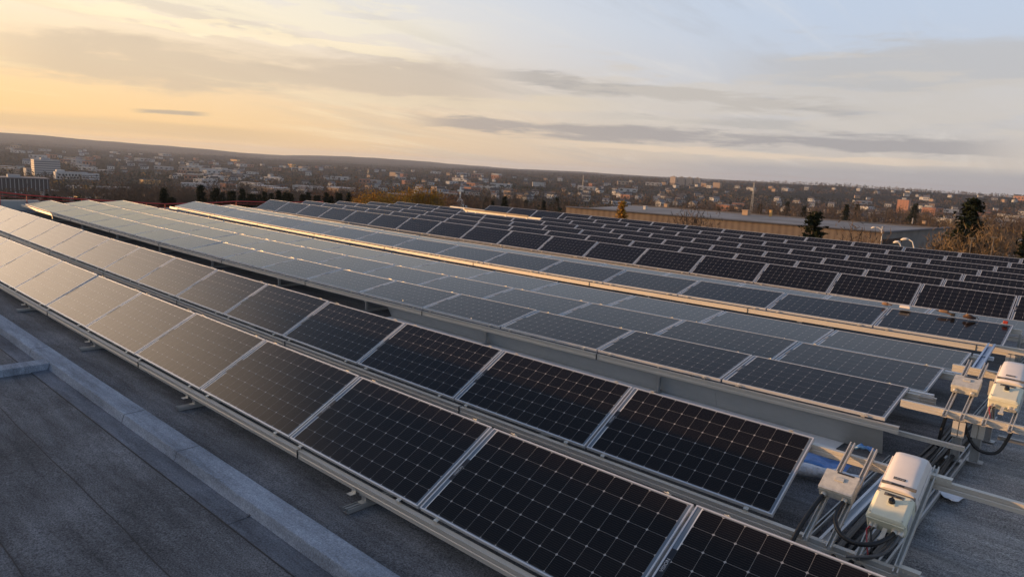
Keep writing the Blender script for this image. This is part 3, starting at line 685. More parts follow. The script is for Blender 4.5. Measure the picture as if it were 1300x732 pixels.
# conduits
def cable(pts, r_, mt, lab, n=10):
    P_ = [Vector(p) for p in pts]; out = []
    for i in range(len(P_)-1):
        a = P_[max(i-1, 0)]; b_ = P_[i]; c_ = P_[i+1]; d = P_[min(i+2, len(P_)-1)]
        for k in range(8):
            t = k/8; out.append(0.5*((2*b_)+(c_-a)*t+(2*a-5*b_+4*c_-d)*t*t+(3*b_-a-3*c_+d)*t**3))
    out.append(P_[-1]); g = MB(); g.tube(out, r_, n); o = g.build('conduit', M[mt], smooth=True); return tag(o, lab, 'conduit')
O1 = Vector((0, 5.88, 0.18))
q = lambda s, n, x: O1+SP(s, n, x)
cable([q(.36, .09, -1.57), q(.27, .10, -1.575), q(.12, .13, -1.56), q(.0, .13, -1.48), q(-.04, .13, -1.36), q(.0, .14, -1.24), q(.10, .13, -1.165), q(.215, .09, -1.14)], 0.019, 'black', 'thick black conduit looping from the junction box to the nearest inverter')
cable([q(.36, .09, -1.74), q(.25, .10, -1.75), q(.10, .09, -1.775), q(-.03, .05, -1.80), q(-.14, .0, -1.82), q(-.2, -.05, -1.83)], 0.019, 'black', 'straight black conduit dropping from the left of the junction box')
cable([q(.215, .09, -1.10), q(.1, .08, -1.12), q(.0, .06, -1.17), q(-.07, .05, -1.27), q(-.12, .03, -1.40)], 0.013, 'conduit', 'grey flexible conduit curving left below the nearest inverter')
cable([q(.215, .07, -1.13), q(.1, .05, -1.16), q(-.03, .03, -1.22), q(-.10, .02, -1.33)], 0.012, 'conduit', 'second grey conduit tucked under the black loop')
cable([(-1.42, 9.5, .66), (-1.44, 9.4, .5), (-1.46, 9.36, .3), (-1.47, 9.35, .1)], .02, 'black', 'black conduit dropping from the sunlit junction box')
cable([(-1.25, 9.5, .66), (-1.24, 9.35, .45), (-1.1, 9.3, .22), (-.9, 9.4, .2), (-.8, 9.5, .5)], .018, 'black', 'black conduit slung below the thick sunlit beam')
for i, (s, x) in enumerate(((0.0, -1.66), (0.0, -1.44), (0.0, -1.17), (-0.02, -.98))):
    pass
# debris by the second row's end
g = MB(); rr = random.Random(3); vs = []
for i in range(7):
    for j in range(4): vs.append((-2.75+i*0.125, 7.70+j*0.12-(i*.02), 0.06+0.03*rr.random()+.015*math.sin(i*2+j)))
g.add(vs, [(i*4+j, (i+1)*4+j, (i+1)*4+j+1, i*4+j+1) for i in range(6) for j in range(3)])
o = g.build('plastic_sheet', M['blue_tarp'], smooth=True); o.modifiers.new('sol', 'SOLIDIFY').thickness = 0.004; tag(o, 'crumpled blue plastic sheet on the roof past the second row end', 'plastic sheet')
g = MB(); g.tube([(-2.75+.12*k, 7.30+.035*k+.012*math.sin(k*1.7), .085) for k in range(9)], [.065+.014*math.sin(k*2.3) for k in range(9)], 14)
o = g.build('wrap_roll', M['wrap'], smooth=True); tag(o, 'long roll of crinkled clear wrap lying behind the junction box', 'wrap roll')
g = MB(); vs = []
for i in range(6):
    for j in range(4): vs.append((-1.72+i*.028, 6.86+j*.022+.01*(i % 2), .66+.03*rr.random()-(.03 if i in (0, 5) else 0)))
g.add(vs, [(i*4+j, (i+1)*4+j, (i+1)*4+j+1, i*4+j+1) for i in range(5) for j in range(3)])
o = g.build('work_gloves', M['blue_tarp'], smooth=True); o.modifiers.new('sol', 'SOLIDIFY').thickness = 0.02; tag(o, 'blue crumpled work gloves on the rail above the stand struts', 'gloves')
g = MB(); vs = []
for i in range(6):
    for j in range(5): vs.append((-1.20+i*.036+.012*j, 8.02+j*.05-.01*i, .025+(.05*(i-2.5)**2/6 if i < 3 else .0)+.008*math.sin(i*3+j*2)))
g.add(vs, [(i*5+j, (i+1)*5+j, (i+1)*5+j+1, i*5+j+1) for i in range(5) for j in range(4)])
o = g.build('film_scrap', M['paper'], smooth=True); o.modifiers.new('sol', 'SOLIDIFY').thickness = 0.003; tag(o, 'curled scrap of white film on the roof right of the nearest inverter', 'scrap')
g = MB(); g.tube([(-.6, 8.9, .05), (-.2, 8.92, .05)], .0, 4) if False else None
g.box((-.55, 7.9, .01), (.3, 8.10, .11)); g.box((-.55, 7.94, .11), (-.5, 8.06, .19)); o = g.build('ballast_block', M['concrete'], loc=(.12, .25, 0), bevel=.008); tag(o, 'dark ballast block on the roof at the right picture edge', 'ballast block')
# rail extension joints (splice plates)
for (x, y, z, lab) in ((-0.98, 5.845, .17, 'splice plate on the lower rail right of the nearest inverter'), (-1.0, 6.72, .655, 'splice plate on the upper rail behind the nearest inverter')):
    g = MB(); g.box((-.09, -.035, -.03), (.09, -.028, .03)); g.box((-.09, -.028, .024), (.09, .03, .03))
    for k in (-.06, -.02, .02, .06): g.tube([(k, -.036, 0), (k, -.044, 0)], .007, 6)
    o = g.build('splice_plate', M['bolt'], loc=(x, y, z)); tag(o, lab, 'splice plate')

# tools left along the top edge of the strip behind
ZT = CZ-2.235
gl = empty('work_glove', (-3.62, 15.08, ZT), 'beige work glove left on the far panel edge, leftmost of the tools', 'glove')
g = MB(); g.tube([(-.10, 0, .02), (-.04, .01, .035), (.03, .0, .03), (.06, 0, .02)], [.02, .045, .045, .03], 8); g.build('palm', M['tan'], gl, smooth=True)
for k in range(4):
    g = MB(); g.tube([(.05, -.03+.02*k, .025), (.10+.01*k, -.035+.024*k, .03), (.14, -.04+.026*k, .015)], [.012, .011, .008], 6); g.build('finger', M['tan'], gl, smooth=True)
dr = empty('cordless_drill', (-2.62, 15.07, ZT+.02), 'tan and dark brown cordless drill lying on the far panel edge', 'drill')
g = MB(); g.tube([(-.13, 0, .05), (-.07, 0, .05), (.06, 0, .05), (.10, 0, .05)], [.025, .04, .042, .03], 12); g.build('motor_housing', M['tan'], dr, smooth=True)
g = MB(); g.tube([(-.13, 0, .05), (-.20, 0, .05)], [.022, .012], 10); g.build('chuck', M['black'], dr)
g = MB(); g.beam((.05, 0, .03), (.20, -.05, .0), .035, .045); g.build('grip', M['brown'], dr, bevel=.008)
g = MB(); g.box((.17, -.11, -.03), (.26, 0.0, .05)); g.build('battery', M['black'], dr, bevel=.008)
tb = empty('tool_belt', (-2.22, 15.02, ZT+.005), 'brown leather tool pouch slumped over the panel corner, right of the drill', 'tool pouch')
g = MB(); g.tube([(-.12, 0, .03), (-.05, -.02, .055), (.02, -.03, .05), (.10, 0, .03), (.16, .03, .02)], [.03, .06, .065, .045, .02], 9); g.build('pouch', M['brown'], tb, smooth=True)
g = MB(); g.tube([(-.06, -.05, .06), (-.02, -.06, .10), (.03, -.06, .08)], [.025, .035, .02], 8); g.build('flap', M['tan'], tb, smooth=True)
g = MB(); g.tube([(.1, 0, .04), (.18, -.03, .08), (.22, .01, .01)], .008, 6); g.build('strap', M['black'], tb)
tm = empty('tape_measure', (-1.66, 15.02, ZT+.01), 'small red tape measure on the corner of the far panel', 'tape measure')
g = MB(); g.box((-.05, -.035, 0), (.05, .035, .075)); g.build('case', M['red'], tm, bevel=.012)
g = MB(); g.box((-.085, -.012, .004), (-.05, .012, .012)); g.build('hook', M['bolt'], tm)
g = MB(); g.box((-.09, -.05, 0), (.09, .05, .045)); g.box((-.07, -.03, .045), (.07, .03, .052)); o = g.build('cardboard_packet', M['white_pc'], loc=(-3.28, 15.08, ZT), bevel=.004); tag(o, 'white packet on the panel edge between the glove and the drill', 'packet')
for o_, k_ in ((gl, .75), (dr, .7), (tb, .7), (tm, .75)): o_.scale = (k_, k_, k_)
# ------------------------------------------------------------------ the valley
def az_px(px): return C[0] - math.atan((px-650)/F)          # angle from +Y towards -X
KR = np.array([0, 60, 100, 200, 450, 650, 900, 1400, 2000, 2900, 4000, 5500, 7500, 10000, 13500])
KL = {  # terrain height (over the roof = +3.05 camera) by compass direction, left to right
  -60:[-10,-11,-12,-16,-32,-36,-42,-44,-40,-30,-25,-25,-20,-10,-10],
  6:  [-10,-11,-12,-16,-32,-36,-40,-38,-20,1,-14,-25,-25,-20,-20],
  20: [-10,-11,-12,-16,-32,-38,-44,-42,-28,-6,-2,-20,-20,-15,-15],
  30: [-10,-11,-12,-17,-34,-40,-46,-44,-38,-24,-18,-20,-24,-14,-18],
  42: [-10,-11,-13,-18,-36,-42,-46,-46,-45,-42,-34,-32,-40,-24,-30],
  55: [-10,-11,-13,-19,-38,-44,-50,-54,-56,-54,-48,-46,-48,16,4],
  61: [-10,-11,-13,-19,-39,-45,-52,-57,-60,-58,-52,-50,-60,-34,-40],
  68: [-10,-11,-13,-20,-40,-46,-54,-60,-64,-62,-56,-50,-50,8,0],
  78: [-10,-11,-13,-20,-40,-46,-54,-60,-64,-62,-54,-40,-36,46,30],
  110:[-10,-11,-13,-20,-40,-46,-54,-60,-64,-62,-52,-26,0,60,40]}
KA = sorted(KL); KM = np.array([KL[a] for a in KA], float)
def hsh(n=9, seed=1):
    r_ = np.random.default_rng(seed); return r_.uniform(0, 6.28, n), r_.uniform(0, 6.28, n)
_p, _q = hsh()
def tz(x, y):
    x = np.asarray(x, float); y = np.asarray(y, float)
    r = np.hypot(x, y); a = np.degrees(np.arctan2(-x, y)); a = np.where(a < -60, -60, np.where(a > 110, 110, a))
    fa = np.interp(a, KA, np.arange(len(KA))); i = np.clip(fa.astype(int), 0, len(KA)-2); w = fa-i; w = w*w*(3-2*w)
    fr = np.interp(r, KR, np.arange(len(KR))); j = np.clip(fr.astype(int), 0, len(KR)-2); v = fr-j
    z = (KM[i, j]*(1-v)+KM[i, j+1]*v)*(1-w)+(KM[i+1, j]*(1-v)+KM[i+1, j+1]*v)*w
    amp = np.clip((r-250)/2500, 0, 1); n = 0
    for k in range(9):
        wl = 2600/(1.55**k); th = k*2.4
        n = n + (0.62**k)*np.sin((x*math.cos(th)+y*math.sin(th))*6.283/wl+_p[k])*np.cos((x*math.sin(th)-y*math.cos(th))*6.283/wl*.7+_q[k])
    return z + amp*n*4.5*(1+1.2*np.clip((r-3800)/2500, 0, 1))
azs = np.radians(np.concatenate([np.arange(-180, -20, 4), np.arange(-20, 100, 0.4), np.arange(100, 180, 4)]))
rs = np.concatenate([[0], np.geomspace(35, 14000, 150)])
A, Rr = np.meshgrid(azs, rs); Xg = -np.sin(A)*Rr; Yg = np.cos(A)*Rr; Zg = tz(Xg, Yg)
na = len(azs); nr = len(rs)
vv = np.stack([Xg, Yg, Zg], -1).reshape(-1, 3)
ff = [(k*na+i, (k+1)*na+i, (k+1)*na+(i+1) % na, k*na+(i+1) % na) for k in range(nr-1) for i in range(na)]
me = bpy.data.meshes.new('valley_ground'); me.from_pydata(vv.tolist(), [], ff)
mt, t, b = new_mat('leafless_woodland_ground')
n1 = noise(t, 0.0016, 9, 0.7); n2 = noise(t, 0.02, 6, 0.75)
ca = ramp(t, n1, [(0.36, (0.022, 0.024, 0.022)), (0.46, (0.050, 0.045, 0.040)), (0.56, (0.034, 0.033, 0.028)), (0.66, (0.085, 0.076, 0.058))])
mx = t.nodes.new('ShaderNodeMix'); mx.data_type = 'RGBA'; mx.blend_type = 'OVERLAY'; mx.inputs[0].default_value = 0.8
t.links.new(ca, mx.inputs[6]); t.links.new(ramp(t, n2, [(0.3, (0.3, 0.3, 0.3)), (0.7, (0.7, 0.68, 0.64))]), mx.inputs[7])
t.links.new(mx.outputs[2], b.inputs['Base Color']); b.inputs['Roughness'].default_value = 1.0; b.inputs['Specular IOR Level'].default_value = 0.0
me.materials.append(mt)
for p in me.polygons: p.use_smooth = True
o = put('valley_ground', me); tag(o, kind='structure')
bm = bmesh.new(); bm.from_mesh(me); bmesh.ops.recalc_face_normals(bm, faces=bm.faces)
if bm.faces[5000].normal.z < 0: bmesh.ops.reverse_faces(bm, faces=bm.faces)
bm.to_mesh(me); bm.free()
def gp(px, r):
    a = az_px(px); x = -math.sin(a)*r; y = math.cos(a)*r; return x, y, float(tz(x, y))

# ---- foliage materials
def leaf(name, c, var=0.35):
    m, t, b = new_mat(name); n = noise(t, 0.9, 3, 0.7)
    t.links.new(ramp(t, n, [(0.3, tuple(k*(1-var) for k in c)), (0.7, tuple(k*(1+var) for k in c))]), b.inputs['Base Color'])
    b.inputs['Roughness'].default_value = 0.95; b.inputs['Specular IOR Level'].default_value = 0.05
    return m
LV = {'conifer': leaf('conifer_needles', (0.018, 0.024, 0.014)), 'bare': leaf('bare_twigs', (0.100, 0.078, 0.062)),
      'rust': leaf('rusty_leaves', (0.15, 0.075, 0.038)), 'larch': leaf('golden_larch_needles', (0.34, 0.19, 0.035)), 'greybare': leaf('grey_twigs', (0.095, 0.08, 0.068)),
      'beige': leaf('dry_beige_twigs', (0.15, 0.112, 0.072))}
def tris(cs, sz, rg, flat=None):
    """random triangles round the centres cs (n,3) of size sz (n,)"""
    n = len(cs); d = rg.normal(size=(n, 3, 3)); d /= np.linalg.norm(d, axis=2, keepdims=True)
    if flat is not None: d[..., 2] *= flat
    return (cs[:, None, :]+d*sz[:, None, None]).reshape(-1, 3)
def tri_mesh(name, V, mats, mi=None):
    me = bpy.data.meshes.new(name); n = len(V)//3
    me.vertices.add(n*3); me.vertices.foreach_set('co', np.asarray(V, np.float32).ravel())
    me.loops.add(n*3); me.loops.foreach_set('vertex_index', np.arange(n*3, dtype=np.int32))
    me.polygons.add(n); me.polygons.foreach_set('loop_start', np.arange(0, n*3, 3, dtype=np.int32))
    for m_ in mats: me.materials.append(m_)
    if mi is not None: me.polygons.foreach_set('material_index', np.asarray(mi, np.int32))
    me.update(calc_edges=True); me.validate(); return me
def trunk_mesh(h, r_, limbs, rg):
    g = MB(); g.tube([(0, 0, 0), (.02*h, 0, .3*h), (0, .02*h, .62*h), (0, 0, .96*h)], [r_, r_*.8, r_*.5, r_*.12], 6)
    tips = []
    def br(p, d, ln, rad, lev):
        p2 = p+d*ln*.5+Vector(rg.normal(size=3)*.05*ln); p3 = p+d*ln+Vector((0, 0, .08*ln))
        g.tube([p, p2, p3], [rad, rad*.75, rad*.4], 3 if lev else 4, cap=False)
        if lev < limbs:
            for k in range(3 if lev == 0 else 4):
                q_ = p+(p3-p)*rg.uniform(.35, 1.0); dd = (d+Vector(rg.normal(size=3)*.55)+Vector((0, 0, .15))).normalized(); br(q_, dd, ln*rg.uniform(.45, .65), rad*.5, lev+1)
        else: tips.append(p3)
    for k in range(11):
        z = h*rg.uniform(.25, .85); a = k*2.4; d = Vector((math.cos(a), math.sin(a), rg.uniform(.5, 1.1))).normalized()
        br(Vector((0, 0, z)), d, h*rg.uniform(.22, .36)*(1.15-z/h), r_*.42, 0)
    return g, tips
def bare_variant(h, w, matk, seed, dens=1.0, limbs=2):
    rg = np.random.default_rng(seed); g, tips = trunk_mesh(h, .022*h, limbs, rg)
    tm_ = g.mesh('trunk', M['trunk'])
    T_ = np.array([tuple(p) for p in tips]); n = int(900*dens)
    base = T_[rg.integers(0, len(T_), n)]+rg.normal(size=(n, 3))*np.array([.055, .055, .06])*h
    base[:, :2] *= w
    # slim twig slivers
    d = rg.normal(size=(n, 3)); d[:, 2] = np.abs(d[:, 2])+.5; d /= np.linalg.norm(d, axis=1, keepdims=True)
    ln = rg.uniform(.03, .075, n)*h; sd = np.cross(d, rg.normal(size=(n, 3))); sd /= np.linalg.norm(sd, axis=1, keepdims=True); sd *= (h*.0035*rg.uniform(.6, 1.4, n))[:, None]
    V = np.stack([base-sd, base+sd, base+d*ln[:, None]], 1).reshape(-1, 3)
    return tm_, tri_mesh('crown', V, [LV[matk]])
def leafy_variant(h, w, matk, seed, n=900):
    rg = np.random.default_rng(seed); g, tips = trunk_mesh(h, .02*h, 1, rg); tm_ = g.mesh('trunk', M['trunk'])
    T_ = np.array([tuple(p) for p in tips]); k = len(T_)
    c_ = T_[rg.integers(0, k, n)]+rg.normal(size=(n, 3))*np.array([.06, .06, .07])*h; c_[:, :2] *= w
    return tm_, tri_mesh('crown', tris(c_, rg.uniform(.010, .024, n)*h, rg), [LV[matk]])
def conifer_variant(h, w, matk, seed, n=3600, top=1.25):
    rg = np.random.default_rng(seed); g = MB(); g.tube([(0, 0, 0), (0, 0, h*.97)], [.02*h, .004*h], 6); tm_ = g.mesh('trunk', M['trunk'])
    lay = 26; V = []
    for L_ in range(lay):
        z = h*(.10+.88*L_/lay); rad = w*h*.5*(1-(L_/lay)**top)*rg.uniform(.8, 1.12)+.015*h
        nb = rg.integers(6, 10)
        for k in range(nb):
            a = rg.uniform(0, 6.283); rr_ = rad*rg.uniform(.7, 1.15); m_ = int(n/lay/nb)+2; u = rg.uniform(.12, 1, m_)**.8
            pos = np.stack([np.cos(a)*rr_*u, np.sin(a)*rr_*u, z-.18*rr_*u+.10*rr_*u*u], 1)+rg.normal(size=(m_, 3))*np.array([.016, .016, .012])*h
            V.append(tris(pos, rg.uniform(.012, .030, m_)*h, rg, .7))
    return tm_, tri_mesh('crown', np.concatenate(V), [LV[matk]])
VAR = {'bare': [bare_variant(1, 1.0, 'bare', s) for s in (1, 2, 3)], 'rust': [leafy_variant(1, 1.1, 'rust', s, 800) for s in (4, 5)],
       'greybare': [bare_variant(1, .9, 'greybare', s) for s in (6, 7)], 'beige': [bare_variant(1, 1.25, 'beige', s, 2.2, 3) for s in (8, 18)],
       'larch': [leafy_variant(1, .75, 'larch', s, 1100) for s in (9, 10)], 'goldbush': [leafy_variant(1, 1.5, 'larch', 31, 1500)],
       'larchcone': [conifer_variant(1, .46, 'larch', 33, 2600)],
       'conifer': [conifer_variant(1, w_, 'conifer', s) for w_, s in ((.42, 11), (.36, 12), (.5, 13))], 'pine': [conifer_variant(1, .40, 'conifer', 21, 5200, 2.2)]}
def tree(kind, px, r, h, label, group=None, name=None, v=None, dz_=0):
    x, y, z = gp(px, r); vs_ = VAR[kind]; tm_, cm_ = vs_[random.randrange(len(vs_)) if v is None else v]
    nm = name or {'conifer': 'conifer_tree', 'pine': 'conifer_tree', 'larch': 'golden_tree', 'larchcone': 'golden_tree', 'goldbush': 'golden_tree'}.get(kind, 'bare_tree')
    rt = empty(nm, (x, y, z+dz_-.3), label, 'tree', group, (0, 0, random.uniform(0, 6.28))); rt.scale = (h, h, h)
    put('trunk', tm_, rt); put('crown', cm_, rt); return rt
def hfor(px, py, r):       # height of a tree at range r whose top shows at photo row py
    a = az_px(px); x = -math.sin(a)*r; y = math.cos(a)*r
    d = cr*(px-650)/F - cu*(py-366)/F + fw; k = r/math.hypot(d.x, d.y); return CZ+d.z*k - float(tz(x, y))
def topt(kind, px, py, r, label, group=None, **k): return tree(kind, px, r, hfor(px, py, r)+.3, label, group, **k)
# single trees one can point to
topt('conifer', 1025, 263, 62, 'dark conifer standing before the long warehouse wall', v=2)
topt('pine', 1222, 246, 84, 'tallest dark conifer rising above the skyline at right')
topt('beige', 1242, 282, 80, 'large bare beige tree in front of the tall right conifer', v=0)
topt('beige', 1208, 294, 84, 'lower bare beige tree left of the tall right conifer', v=1)
topt('conifer', 1301, 283, 70, 'dark conifer cut by the right picture edge', v=0)
topt('larchcone', 783, 251, 95, 'single golden larch against the sunlit warehouse wall', v=0)
topt('bare', 862, 262, 80, 'wide bare tree before the warehouse roof, middle of its wall', v=0)
topt('bare', 884, 264, 78, 'second wide bare tree before the warehouse wall, just right of the first', v=1)
topt('bare', 1087, 281, 70, 'small bare tree near the warehouse corner', v=2)
topt('conifer', 250, 232, 150, 'tall dark conifer above the far panels at left, right of the pair', v=0)
topt('conifer', 203, 236, 140, 'dark conifer behind the left end of the low block', v=1)
topt('pine', 213, 248, 130, 'short bushy evergreen beside the left dark conifer')
topt('conifer', 634, 247, 210, 'dark conifer behind the bare rail trestle', v=2)
for px, py in ((456, 246), (466, 243), (474, 245), (482, 246), (498, 243)): topt('goldbush', px, py, 150, 'bright golden bush behind the far left panel tips', 'golden trees beyond the far panels')
for px, py in ((512, 237), (526, 236), (541, 239), (505, 242), (520, 242), (534, 243), (550, 244), (496, 246)): topt('larch', px, py, 170, 'orange gold leafy tree beyond the far panels', 'golden trees beyond the far panels')
# belts: dark evergreens, bare woodland
rb = random.Random(12)
def belt(kind, x0, x1, n, y0, y1, r0_, r1_, label, group):
    for k in range(n):
        px = x0+(x1-x0)*(k+rb.random())/n; topt(kind, px, rb.uniform(y0, y1)+(px-x0)/(x1-x0)*BS, rb.uniform(r0_, r1_), label, group)
BS = 6
belt('conifer', 262, 440, 26, 236, 243, 150, 240, 'dark evergreen in the belt behind the low block', 'evergreen belt beyond the panels')
BS = 3
belt('bare', 128, 245, 22, 233, 240, 150, 230, 'bare grey brown tree in the thicket at left', 'bare thicket at left')
belt('greybare', 0, 60, 9, 236, 245, 160, 260, 'bare tree before the dark office block', 'bare trees before the dark office block')
belt('conifer', 36, 75, 5, 243, 249, 150, 240, 'low evergreen beside the floodlights', 'low evergreens at far left')
belt('greybare', 60, 440, 40, 231, 240, 240, 420, 'bare tree in the thin belt behind the evergreens', 'bare belt behind the evergreens')
belt('rust', 130, 440, 14, 236, 242, 260, 420, 'rusty crowned tree in the belt left of centre', 'rusty trees left of centre')
BS = 12
belt('rust', 400, 600, 34, 234, 243, 220, 420, 'rusty brown tree beyond the golden trees', 'rusty trees beyond the roof')
belt('bare', 540, 720, 26, 238, 246, 200, 420, 'bare brown tree in the woods behind the trestle', 'bare trees behind the trestle')
belt('conifer', 560, 720, 9, 243, 249, 230, 420, 'dark evergreen dotted in the woods behind the trestle', 'evergreens behind the trestle')
BS = 8
belt('bare', 790, 1180, 42, 250, 258, 330, 560, 'bare brown tree beyond the long warehouse roof', 'bare trees beyond the warehouse')
belt('conifer', 700, 1150, 12, 248, 262, 300, 560, 'dark evergreen beyond the long warehouse roof', 'evergreens beyond the warehouse')
BS = 4
belt('bare', 1160, 1310, 18, 262, 274, 260, 480, 'bare tree around the low sunlit sheds at right', 'bare trees by the sunlit sheds')
belt('greybare', 1185, 1310, 12, 296, 306, 90, 150, 'grey bare scrub tree beyond the last panel row at right', 'scrub trees beyond the last row')

# ---- buildings of the valley
def facade(name, wall, win, sx, sz, ww=.6, wh=.55):
    m, t, b = new_mat(name); n_ = t.nodes; l_ = t.links
    tc = n_.new('ShaderNodeTexCoord'); sp = n_.new('ShaderNodeSeparateXYZ'); l_.new(tc.outputs['Object'], sp.inputs[0])
    def q_(op, a, b2=None):
        k = n_.new('ShaderNodeMath'); k.operation = op
        for i, v in enumerate((a, b2)):
            if v is None: continue
            if isinstance(v, (int, float)): k.inputs[i].default_value = v
            else: l_.new(v, k.inputs[i])
        return k.outputs[0]
    h_ = q_('LESS_THAN', q_('FRACT', q_('DIVIDE', q_('ADD', sp.outputs[0], sp.outputs[1]), sx)), ww)
    v_ = q_('LESS_THAN', q_('ABSOLUTE', q_('SUBTRACT', q_('FRACT', q_('DIVIDE', sp.outputs[2], sz)), .5)), wh/2)
    nz = n_.new('ShaderNodeMix'); nz.data_type = 'RGBA'; l_.new(q_('MULTIPLY', h_, v_), nz.inputs[0]); nz.inputs[6].default_value = (*wall, 1); nz.inputs[7].default_value = (*win, 1)
    l_.new(nz.outputs[2], b.inputs['Base Color']); b.inputs['Roughness'].default_value = .7; return m
BW = {'white': simple('white_siding', (0.46, 0.46, 0.45), .8, 0, .05, .2), 'grey': simple('grey_cladding', (0.30, 0.31, 0.32), .8, 0, .1, .2), 'tan': simple('tan_brick', (0.36, 0.26, 0.18), .85, 0, .1, .2),
      'brick': simple('red_brick', (0.30, 0.15, 0.10), .9, 0, .1, .5), 'roofg': simple('grey_roofing', (0.15, 0.15, 0.16), .9, 0, .15, .2), 'roofp': simple('pale_roofing', (0.34, 0.35, 0.36), .85, 0, .1, .2),
      'roofd': simple('dark_shingle', (0.06, 0.055, 0.055), .9, 0, .2, .2), 'win': simple('dark_window_glass', (0.03, 0.035, 0.04), .2), 'dark': simple('dark_brown_cladding', (0.055, 0.05, 0.055), .7, 0, .1, .5),
      'orange': simple('ochre_sun_painted', (0.55, 0.33, 0.12), .8, 0, .06, .2)}  # own ochre of roof units; low sun painted into the sunlit walls
def block(name, label, px, r, wdt, dep_, hgt, wall, roof, yaw=0.0, extra=None, cat='building', group=None, win=None, zoff=0.0):
    x, y, z = gp(px, r)
    rt = empty(name, (x, y, z-1+zoff), label, cat, group, (0, 0, yaw))
    g = MB(); g.box((-wdt/2, -dep_/2, 0), (wdt/2, dep_/2, hgt+1)); g.build('wall', wall if not isinstance(wall, str) else BW[wall], rt)
    g = MB(); g.box((-wdt/2-.3, -dep_/2-.3, hgt+1), (wdt/2+.3, dep_/2+.3, hgt+1.5)); g.build('roof', BW[roof], rt)
    if win:
        nx_, nz_, ww, wh = win; k = 0
        for iz in range(nz_):
            for ix in range(nx_):
                if k >= 100: break
                cx = -wdt/2+(ix+.5)*wdt/nx_; cz = 1+(iz+.55)*hgt/nz_; g = MB(); g.box((cx-ww/2, -dep_/2-.06, cz-wh/2), (cx+ww/2, -dep_/2-.01, cz+wh/2)); g.build('window', BW['win'], rt); k += 1
    if extra: extra(rt, wdt, dep_, hgt+1.5)
    return rt
def plant(rt, w_, d_, h_):
    g = MB(); g.box((-w_*.2, -d_*.2, h_), (w_*.15, d_*.2, h_+3)); g.build('roof_plant', BW['roofp'], rt)
camyaw = lambda px: az_px(px)         # yaw so that the front faces the camera
block('hospital_tower', 'tall grey slab tower with horizontal bands at far left', 55, 1400, 37, 18, 28, facade('tower_bands', (0.42, 0.41, 0.40), (0.12, 0.12, 0.13), 4.0, 3.5, 1.1, .4), 'roofp', camyaw(55)+.25, plant)
block('hospital_wing', 'low grey wing just left of the tall slab tower', 38, 1420, 22, 16, 13, 'grey', 'roofg', camyaw(38)+.25)
def diam(rt, w_, d_, h_):
    for k in range(9):
        for j in range(2):
            g = MB(); x = -w_/2+(k+.8+.5*j)*w_/10; z = 4.0+j*4.2; g.add([(x-1.6, -d_/2-.1, z), (x, -d_/2-.1, z-1.9), (x+1.6, -d_/2-.1, z), (x, -d_/2-.1, z+1.9), (x-1.6, -d_/2-.4, z), (x, -d_/2-.4, z-1.9), (x+1.6, -d_/2-.4, z), (x, -d_/2-.4, z+1.9)], [(3,2,1,0),(4,5,6,7),(0,1,5,4),(1,2,6,5),(2,3,7,6),(3,0,4,7)]); g.build('diamond_window', BW['win'], rt)
    g = MB(); g.box((-w_*.45, -d_*.3, h_), (-w_*.2, d_*.3, h_+3)); g.build('roof_plant', BW['white'], rt)
block('white_pavilion', 'white block patterned with dark diamond windows right of the slab tower', 86, 1340, 44, 20, 11, 'white', 'roofp', camyaw(86)+.15, diam)
block('hospital_annex', 'long pale annex stretching right from the diamond window block', 110, 1330, 24, 18, 10, facade('annex_bands', (.5, .5, .5), (.12, .12, .13), 5, 3.4, 1.1, .4), 'roofp', camyaw(110)+.15)
def fins(rt, w_, d_, h_):
    for k in range(16):
        g = MB(); x = -w_/2+(k+.5)*w_/16; g.box((x-.25, -d_/2-.7, 1), (x+.25, -d_/2-.02, h_-1)); g.build('fin', BW['grey'], rt)
    g = MB(); g.box((-5, -4, h_), (4, 4, h_+2.2)); g.build('roof_plant', BW['roofp'], rt)
block('dark_office', 'dark office block with pale vertical fins at the far left edge', 14, 760, 48, 26, 18, 'dark', 'roofg', camyaw(14)+.12, fins)
block('low_hall', 'low dark hall right of the finned office block', 53, 820, 20, 18, 6, 'dark', 'roofp', camyaw(53)+.1)
def stuffroof(rt, w_, d_, h_):
    for k in range(7):
        g = MB(); x = -w_*.42+k*w_*.13; g.box((x-1.6, -d_*.3, h_), (x+1.8, d_*.1, h_+1.2+.5*(k % 2))); g.build('roof_unit', BW[('orange', 'roofp', 'white')[k % 3]], rt)
    for x in (-w_*.46, w_*.3, w_*.37):
        g = MB(); g.tube([(x, 0, h_), (x, 0, h_+4)], .8, 8); g.build('vent_pipe', BW['white'], rt)
block('flat_roof_plant', 'flat roofed works with yellowish roof units and white vent pipes', 97, 520, 44, 26, 6.5, 'grey', 'roofp', camyaw(97)+.2, stuffroof, zoff=2.5)
block('blue_roof_shed', 'long pale shed between dark trees right of the annex', 138, 1000, 46, 18, 5, 'grey', 'roofp', camyaw(138)+.1)
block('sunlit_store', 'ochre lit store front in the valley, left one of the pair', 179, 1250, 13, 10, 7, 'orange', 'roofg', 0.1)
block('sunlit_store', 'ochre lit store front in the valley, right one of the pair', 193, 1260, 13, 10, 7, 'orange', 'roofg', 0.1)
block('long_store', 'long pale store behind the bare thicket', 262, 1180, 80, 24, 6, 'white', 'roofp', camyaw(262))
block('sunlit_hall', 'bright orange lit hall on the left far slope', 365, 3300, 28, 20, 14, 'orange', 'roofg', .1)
block('sunlit_hall', 'small warm lit hall near the ridge at left', 294, 4200, 60, 20, 10, 'orange', 'roofg', .1)
block('warehouse_row', 'tan lit strip building left of centre below the slope', 338, 1180, 55, 20, 5, 'tan', 'roofp', .1)
